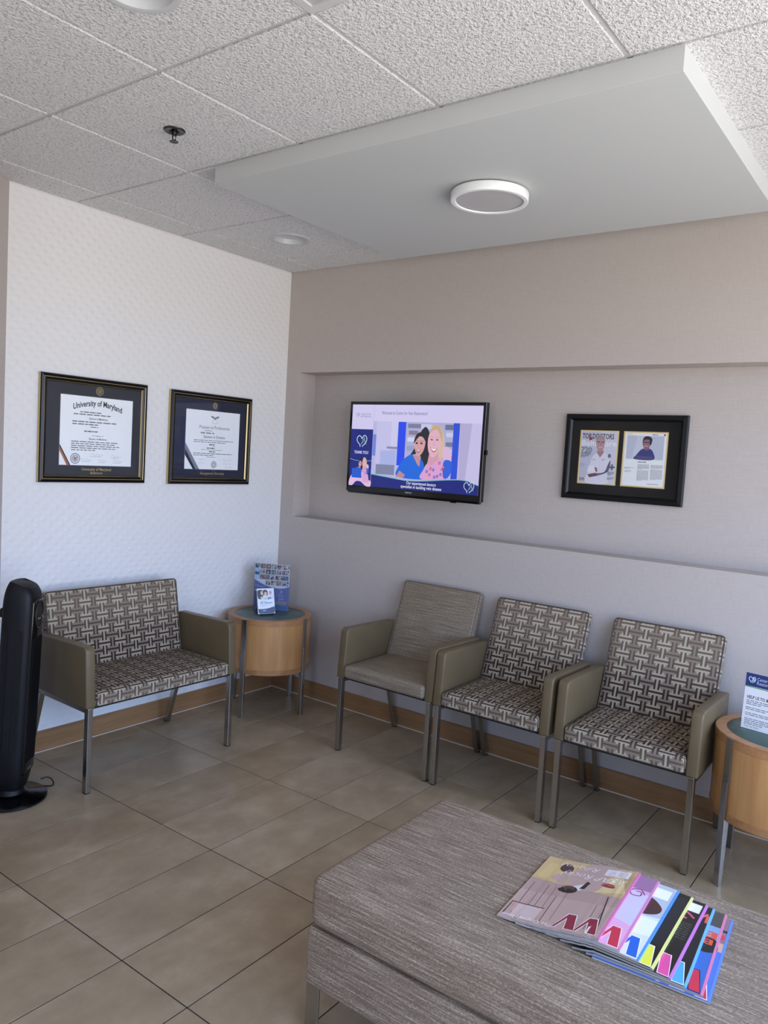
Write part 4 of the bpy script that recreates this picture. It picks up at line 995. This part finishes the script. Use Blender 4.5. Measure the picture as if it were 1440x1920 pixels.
A.blob([(.035, .855), (.115, .84), (.125, .93), (.182, .93), (.182, 1.0), (.145, 1.0), (.10, .95), (.06, .95), (.03, 1.0), (.0, 1.0), (.005, .92)], 'e2bfe4'); A.poly([(.10, .86), (.16, .86), (.17, .955), (.12, .955)], 'dca8d8')
A.poly([(.02, .79), (.10, .78), (.105, .905), (.022, .905)], '1c5ad2')
scr = A.build('screen', glow, tv, loc=(-SW / 2, -.0002, THT / 2 - .018))
L_ = Art(.05, .012); L_.text('SAMSUNG', .5, .85, 1.0, 'b9bcc2', 'c', fit=.9, bold=.02)
L_.build('maker_badge', ink, tv, loc=(-.03, -.0040, -THT / 2 + .024))

# ================================================================== THINGS ON THE TABLES
TZ = .572
# acrylic sign holder with photo collage poster
sg = empty('sign_holder', (.2295, -.277, TZ)); sg.rotation_euler = (0, 0, math.atan2(.106, .197)); tag(sg, 'clear acrylic sign holder with a purple photo collage poster on the corner table', 'sign')
AW, AH = .222, .285
bm_obj('acrylic_sheet', bbox_bm(-AW / 2, AW / 2, -.006, -.0045, 0, AH), M['acrylic'], sg)
bm_obj('acrylic_back', bbox_bm(-AW / 2, AW / 2, .0005, .002, 0, AH), M['acrylic'], sg)
bm_obj('acrylic_foot', bbox_bm(-AW / 2, AW / 2, -.002, .075, 0, .003), M['acrylic'], sg)
bm_obj('poster_card', bbox_bm(-.108, .108, -.0008, .0, .004, .283), plain('poster back', 'cfd2da', .7), sg)
A = Art(.216, .279, 1.5e-5)
A.rect(0, 0, 1, 1, '7478ac')
A.poly([(0, 0), (1, 0), (1, .46), (.85, .50), (.65, .51), (.45, .49), (.25, .44), (0, .34)], 'e3e6ec')
cols = ['8e7a78', 'ab8a86', '7d7f94', 'a6979c', '6d6a70', 'ba9f90', '92808a', '7c8e8a', 'aaafb6', 'c8af9c']
random.seed(11)
for r_ in range(4):
    y0 = .008 + .117 * r_
    x = 0.005
    while x < .97:
        w_ = random.choice((.145, .145, .16, .30)) if r_ == 2 else .155
        x2 = min(x + w_, .99)
        if not (r_ == 3 and (x < .2)) :
            c = random.choice(cols); A.rect(x, y0, x2 - .014, y0 + .103, c)
            for q in range(5):
                A.ell(x + .02 + random.random() * max(.02, (x2 - x - .05)), y0 + .03 + random.random() * .055, .016 + .012 * random.random(), .014 + .014 * random.random(), random.choice(['caa898', '2e2a30', 'b9c2d0', '7d4f56', 'dcd3cc', '475066']), k=8)
        x = x2
A.rect(0, .10, .14, .18, 'b7cdea'); A.rect(0, .18, .14, .24, '5c9ad0'); A.rect(.02, .20, .06, .25, '3a3a44'); A.rect(.08, .21, .11, .25, '3a3a44'); A.rect(0, .25, .14, .34, 'c2d3ec')
A.stroke([(0, .345), (.25, .445), (.45, .495), (.65, .515), (.85, .505), (1, .465)], .003, 'eef0f4')
A.heart(.07, .50, .045, .0018, 'b9bede'); A.lines(.13, .485, .36, .53, 2, 'c9cde6', .4, 2); A.lines(.03, .56, .5, .62, 1, 'd9dcec', .7, 3)
A.stroke([(.63, .54), (.95, .54), (.95, .95), (.63, .95)], .0016, '8f96b8', False, True)
A.ell(.79, .59, .016, .020, 'd4d8ea'); A.lines(.70, .62, .88, .645, 1, '8da48e', .8, 2); A.lines(.66, .66, .92, .70, 2, 'a9aed0', .4, 3)
for x in (.745, .79, .835): A.ell(x, .745, .012, .010, 'eef0f6')
A.lines(.72, .775, .86, .80, 1, 'a3a8c2', .6, 3)
A.rect(.60, .80, .96, .87, 'a58a8c'); A.poly([(.60, .87), (.96, .90), (.96, .97), (.60, .97)], '4c77a4')
A.build('poster', glossy_ink, sg, loc=(-.108, -.0010, .283))

# booklet on a little wire stand
bd = R(66)
bs = empty('wire_stand', (.300, -.388, TZ), bd); tag(bs, 'small black wire display stand under the booklet', 'stand')
b = bmesh.new()
def addto(b, q):
    tm = bpy.data.meshes.new('tmp'); q.to_mesh(tm); q.free(); b.from_mesh(tm); bpy.data.meshes.remove(tm)
for s_ in (-1, 1):
    addto(b, tube([(s_ * .036, -.030, .012), (s_ * .036, -.030, .003), (s_ * .036, -.012, .003), (s_ * .036, .022, .115)], .0022))
addto(b, tube([(-.036, .022, .115), (.036, .022, .115)], .0022)); addto(b, tube([(-.036, -.012, .003), (.036, -.012, .003)], .0022))
bm_obj('easel_frame', b, M['blackplastic'], bs, smooth=True)
b = bmesh.new()
for s_ in (-1, 1): addto(b, tube([(s_ * .036, .021, .112), (s_ * .036, .058, .003)], .0022))
addto(b, tube([(-.036, .058, .003), (.036, .058, .003)], .0022))
bm_obj('back_leg', b, M['blackplastic'], bs, smooth=True)
BW, BH = .106, .150
bk = empty('booklet', (.300, -.388, TZ), bd); tag(bk, 'small white and navy booklet with three smiling faces on the wire stand', 'booklet')
th = math.atan2(.034, .112)
ck = bm_obj('pages', roundbox(BW / 2, .004, BH / 2, .003, 'back', 2, 2), M['paper'], bk, False, (0, -.0146 + math.sin(th) * BH / 2, .008 + math.cos(th) * BH / 2), (-th, 0, 0))
A = Art(BW, BH, 1.5e-5)
def Rr(x0, y0, x1, y1, c, r=.07):
    k = BW / BH; pts = []
    for cx_, cy_, a0 in ((x1 - r, y0 + r * k, -90), (x1 - r, y1 - r * k, 0), (x0 + r, y1 - r * k, 90), (x0 + r, y0 + r * k, 180)):
        for q in range(5): a_ = R(a0 + 22.5 * q); pts.append((cx_ + r * math.cos(a_), cy_ + r * k * math.sin(a_)))
    A.poly(pts, c)
Rr(.02, .01, .98, .99, 'e8edf6'); A.poly([(.02, .06), (.1, .01), (.9, .01), (.98, .06), (.98, .42), (.02, .46)], 'd9dde4')
A.blob([(.02, .10), (.20, .06), (.36, .10), (.34, .30), (.18, .42), (.04, .36)], '15151a'); A.ell(.29, .18, .09, .085, 'd9b9ac', .2); A.ell(.25, .36, .07, .045, 'd8c25a')
A.blob([(.34, .10), (.50, .06), (.62, .14), (.60, .28), (.38, .26)], '241f22'); A.ell(.49, .22, .085, .085, 'd6b2a4'); A.stroke([(.44, .25), (.49, .27), (.54, .25)], .0015, 'f4f0f0')
A.blob([(.64, .10), (.78, .03), (.92, .10), (.94, .30), (.72, .32), (.62, .22)], 'e3e4e8'); A.ell(.77, .18, .085, .095, 'd8aca6'); A.rect(.69, .15, .85, .17, '5a3a40'); A.stroke([(.72, .22), (.77, .24), (.82, .22)], .0016, '8a3040'); A.poly([(.60, .36), (.78, .33), (.84, .42), (.60, .45)], '6fa0b4'); A.rect(.36, .36, .60, .45, 'c9ced8')
A.lines(.16, .50, .86, .535, 1, '8c94ac', .5, 4); A.text('FEEL THEIR BEST', .51, .60, .075, '3a4470', 'c', fit=.72, bold=.02); A.lines(.16, .63, .86, .665, 1, '8c94ac', .4, 5); A.lines(.2, .68, .7, .71, 1, 'b9bfd0', .4, 4)
A.poly([(.02, .80), (.30, .81), (.60, .79), (.98, .72), (.98, .93), (.9, .99), (.1, .99), (.02, .93)], '26305e'); A.lines(.28, .85, .76, .90, 1, '9aa2c8', .8, 2)
A.build('cover', glossy_ink, ck, loc=(-BW / 2, -.0042, BH / 2))

# notice card on the other table
nt = empty('notice_card', (2.970, -.392, TZ)); nt.rotation_euler = (0, 0, R(-9)); tag(nt, 'white notice card with navy heading standing on the round table', 'sign')
CW, CH = .140, .216
card = bm_obj('card_holder', bbox_bm(-CW / 2, CW / 2, -.0015, .0015, 0, CH), plain('card stock', 'dfe1e4', .6), nt, loc=(0, 0, .001), rot=(R(-3), 0, 0))
bm_obj('rear_foot', bbox_bm(-CW / 2, CW / 2, .0, .055, 0, .003), M['acrylic'], nt)
A = Art(CW, CH, 1.5e-5)
A.rect(0, 0, 1, 1, 'e4e4e8'); A.rect(0, 0, 1, .235, '2d3a70'); A.poly([(0, .235), (1, .245), (1, .265), (0, .255)], '6f9c72')
A.heart(.17, .115, .085, .0028, 'c9dce8'); A.text('Center for Vein', .30, .115, .085, 'b9c4dc', 'l', fit=.60, bold=.006); A.text('Restoration', .30, .185, .085, 'b9c4dc', 'l', fit=.52, bold=.006)
A.text('HELP US TO IMPROVE', .085, .455, .080, '2c2d33', 'l', fit=.85, bold=.022)
for (y0, n) in ((.475, 3), (.600, 2), (.700, 2), (.80, 4)): A.lines(.075, y0, .94, y0 + .032 * n, n, '6d6e78', .4, 8)
A.text('THE CVR TEAM', .085, .968, .042, '5d8a6a', 'l', fit=.38)
A.build('notice_print', ink, card, loc=(-CW / 2, -.0017, CH))

# ================================================================== TOWER FAN
fan = empty('tower_fan', (.385, -1.945, 0), R(39 + 90)); tag(fan, 'tall black oscillating tower fan standing beside the bench', 'fan')
bm_obj('base', lathe([(0, 0), (.138, 0), (.145, .004), (.145, .012), (.138, .017), (.07, .024), (.062, .030), (0, .030)], 64), M['glossblack'], fan, smooth=True)
bm_obj('neck', lathe([(.060, .026), (.052, .035), (.050, .075), (0, .075)], 40), M['blackplastic'], fan, smooth=True)
# local frame: front of the fan = local -y
def fan_section(z):
    hw, hd = .083, .074
    if z < .14: k = .80 + .20 * math.sin(math.pi / 2 * max(0, (z - .055) / .085)); hw *= k; hd *= k
    if z > .80:
        q = min(1, (z - .80) / .135); k = math.sqrt(max(.0, 1 - (q * .93) ** 2.6)); hd *= .45 + .55 * k; hw *= .60 + .40 * k
    return hw, hd
b = bmesh.new(); rings = []; NS = 48
zs = [.055, .062, .08, .11, .14] + [.14 + .66 * i / 10 for i in range(1, 11)] + [.83, .86, .885, .905, .92, .930, .935]
for z in zs:
    hw, hd = fan_section(z); ring = []
    for k in range(NS):
        a_ = 2 * math.pi * k / NS; c_, s_ = math.cos(a_), math.sin(a_); p = 2 / 3.4
        x = hw * math.copysign(abs(c_) ** p, c_); y = hd * math.copysign(abs(s_) ** p, s_)
        zz = z
        if z > .88: zz = z - (z - .88) * .55 * max(0, (-y + .02) / .09)
        ring.append(b.verts.new((x, y, zz)))
    rings.append(ring)
for r0, r1 in zip(rings, rings[1:]):
    for k in range(NS): b.faces.new((r0[k], r0[(k + 1) % NS], r1[(k + 1) % NS], r1[k]))
b.faces.new(rings[0][::-1]); b.faces.new(rings[-1])
body = bm_obj('body', b, M['blackplastic'], fan, smooth=True)
body.rotation_euler = (0, 0, 0)
front = bm_obj('front_panel', bbox_bm(-.060, .060, -.0775, -.06, .12, .86, .012, 4), M['glossblack'], fan, smooth=True)
for i in range(17):
    bm_obj('louver', bbox_bm(-.048 + .006 * i - .0012, -.048 + .006 * i + .0012, -.0800, -.077, .17, .70), M['blackplastic'], front)
cp = bm_obj('control_panel', lathe([(0, .0), (.034, .0), (.036, .002), (.038, .0), (.039, -.003)], 40), M['glossblack'], fan, smooth=True, loc=(0, -.0785, .795), rot=(R(90), 0, 0))
cp.scale = (1, 1.55, 1)
bm_obj('bright_ring', lathe([(.0365, .0018), (.0385, .0035), (.0405, .0018), (.0405, .0)], 40), plain('dim steel ring', '4a4644', .35, .9), cp, smooth=True)
bm_obj('dial_mark', bbox_bm(-.014, .014, -.012, -.009, .0005, .0015), plain('panel print', '7f858c', .4), cp)
bm_obj('maker_badge', bbox_bm(-.018, .018, -.0795, -.077, .135, .142), plain('badge silver', '9a9ea4', .3, .8), fan)
for s_ in (-1, 1):
    b = bmesh.new()
    for grp in range(3):
        for c_ in range(4):
            y = -.042 + grp * .036 + c_ * .0066
            for r_ in range(7):
                z0 = .235 + r_ * .072
                bbox_bm(s_ * .0835 - .0006, s_ * .0835 + .0006, y - .0021, y + .0021, z0, z0 + .069, bm=b)
    g_ = bm_obj('side_grille', b, plain('grille slot black', '020203', .8), fan); g_['kind'] = 'stuff'
bm_obj('carry_handle', bbox_bm(-.035, .035, .072, .090, .78, .82, .008, 3), M['blackplastic'], fan, smooth=True)
inv = Matrix.Rotation(-R(129), 4, 'Z')
cp_ = [Vector(p) - Vector((.385, -1.945, 0)) for p in ((.40, -1.82, .05), (.415, -1.795, .055), (.42, -1.775, .035), (.41, -1.77, .008), (.37, -1.80, .004), (.30, -1.83, .004), (.20, -1.86, .004), (.06, -1.86, .004))]
cpts = catmull([(p.x, p.y) for p in cp_], False, 5); zc = catmull([(p.z, 0) for p in cp_], False, 5)
bm_obj('power_cord', tube([inv @ Vector((x, y, z[0])) for (x, y), z in zip(cpts, zc)], .0032, 8), M['rubber'], fan, smooth=True)
fan.rotation_euler = (R(0), R(0), R(129))
# slimmer column that leans a little forward on its base
for o in list(fan.children) + list(front.children):
    if o.name.split('.')[0] in ('base', 'neck', 'power_cord'): continue
    if o is cp:
        k = cp.location.z / .92 * .032; cp.location = (cp.location.x * .9 + .38 * k, cp.location.y * .9 - .925 * k, cp.location.z); cp.rotation_euler = (R(92), 0, 0); continue
    if o.name.split('.')[0] == 'louver' and o.get('done'): continue
    for v in o.data.vertices:
        k = v.co.z / .92 * .032
        v.co.x = v.co.x * .9 + .38 * k; v.co.y = v.co.y * .9 - .925 * k
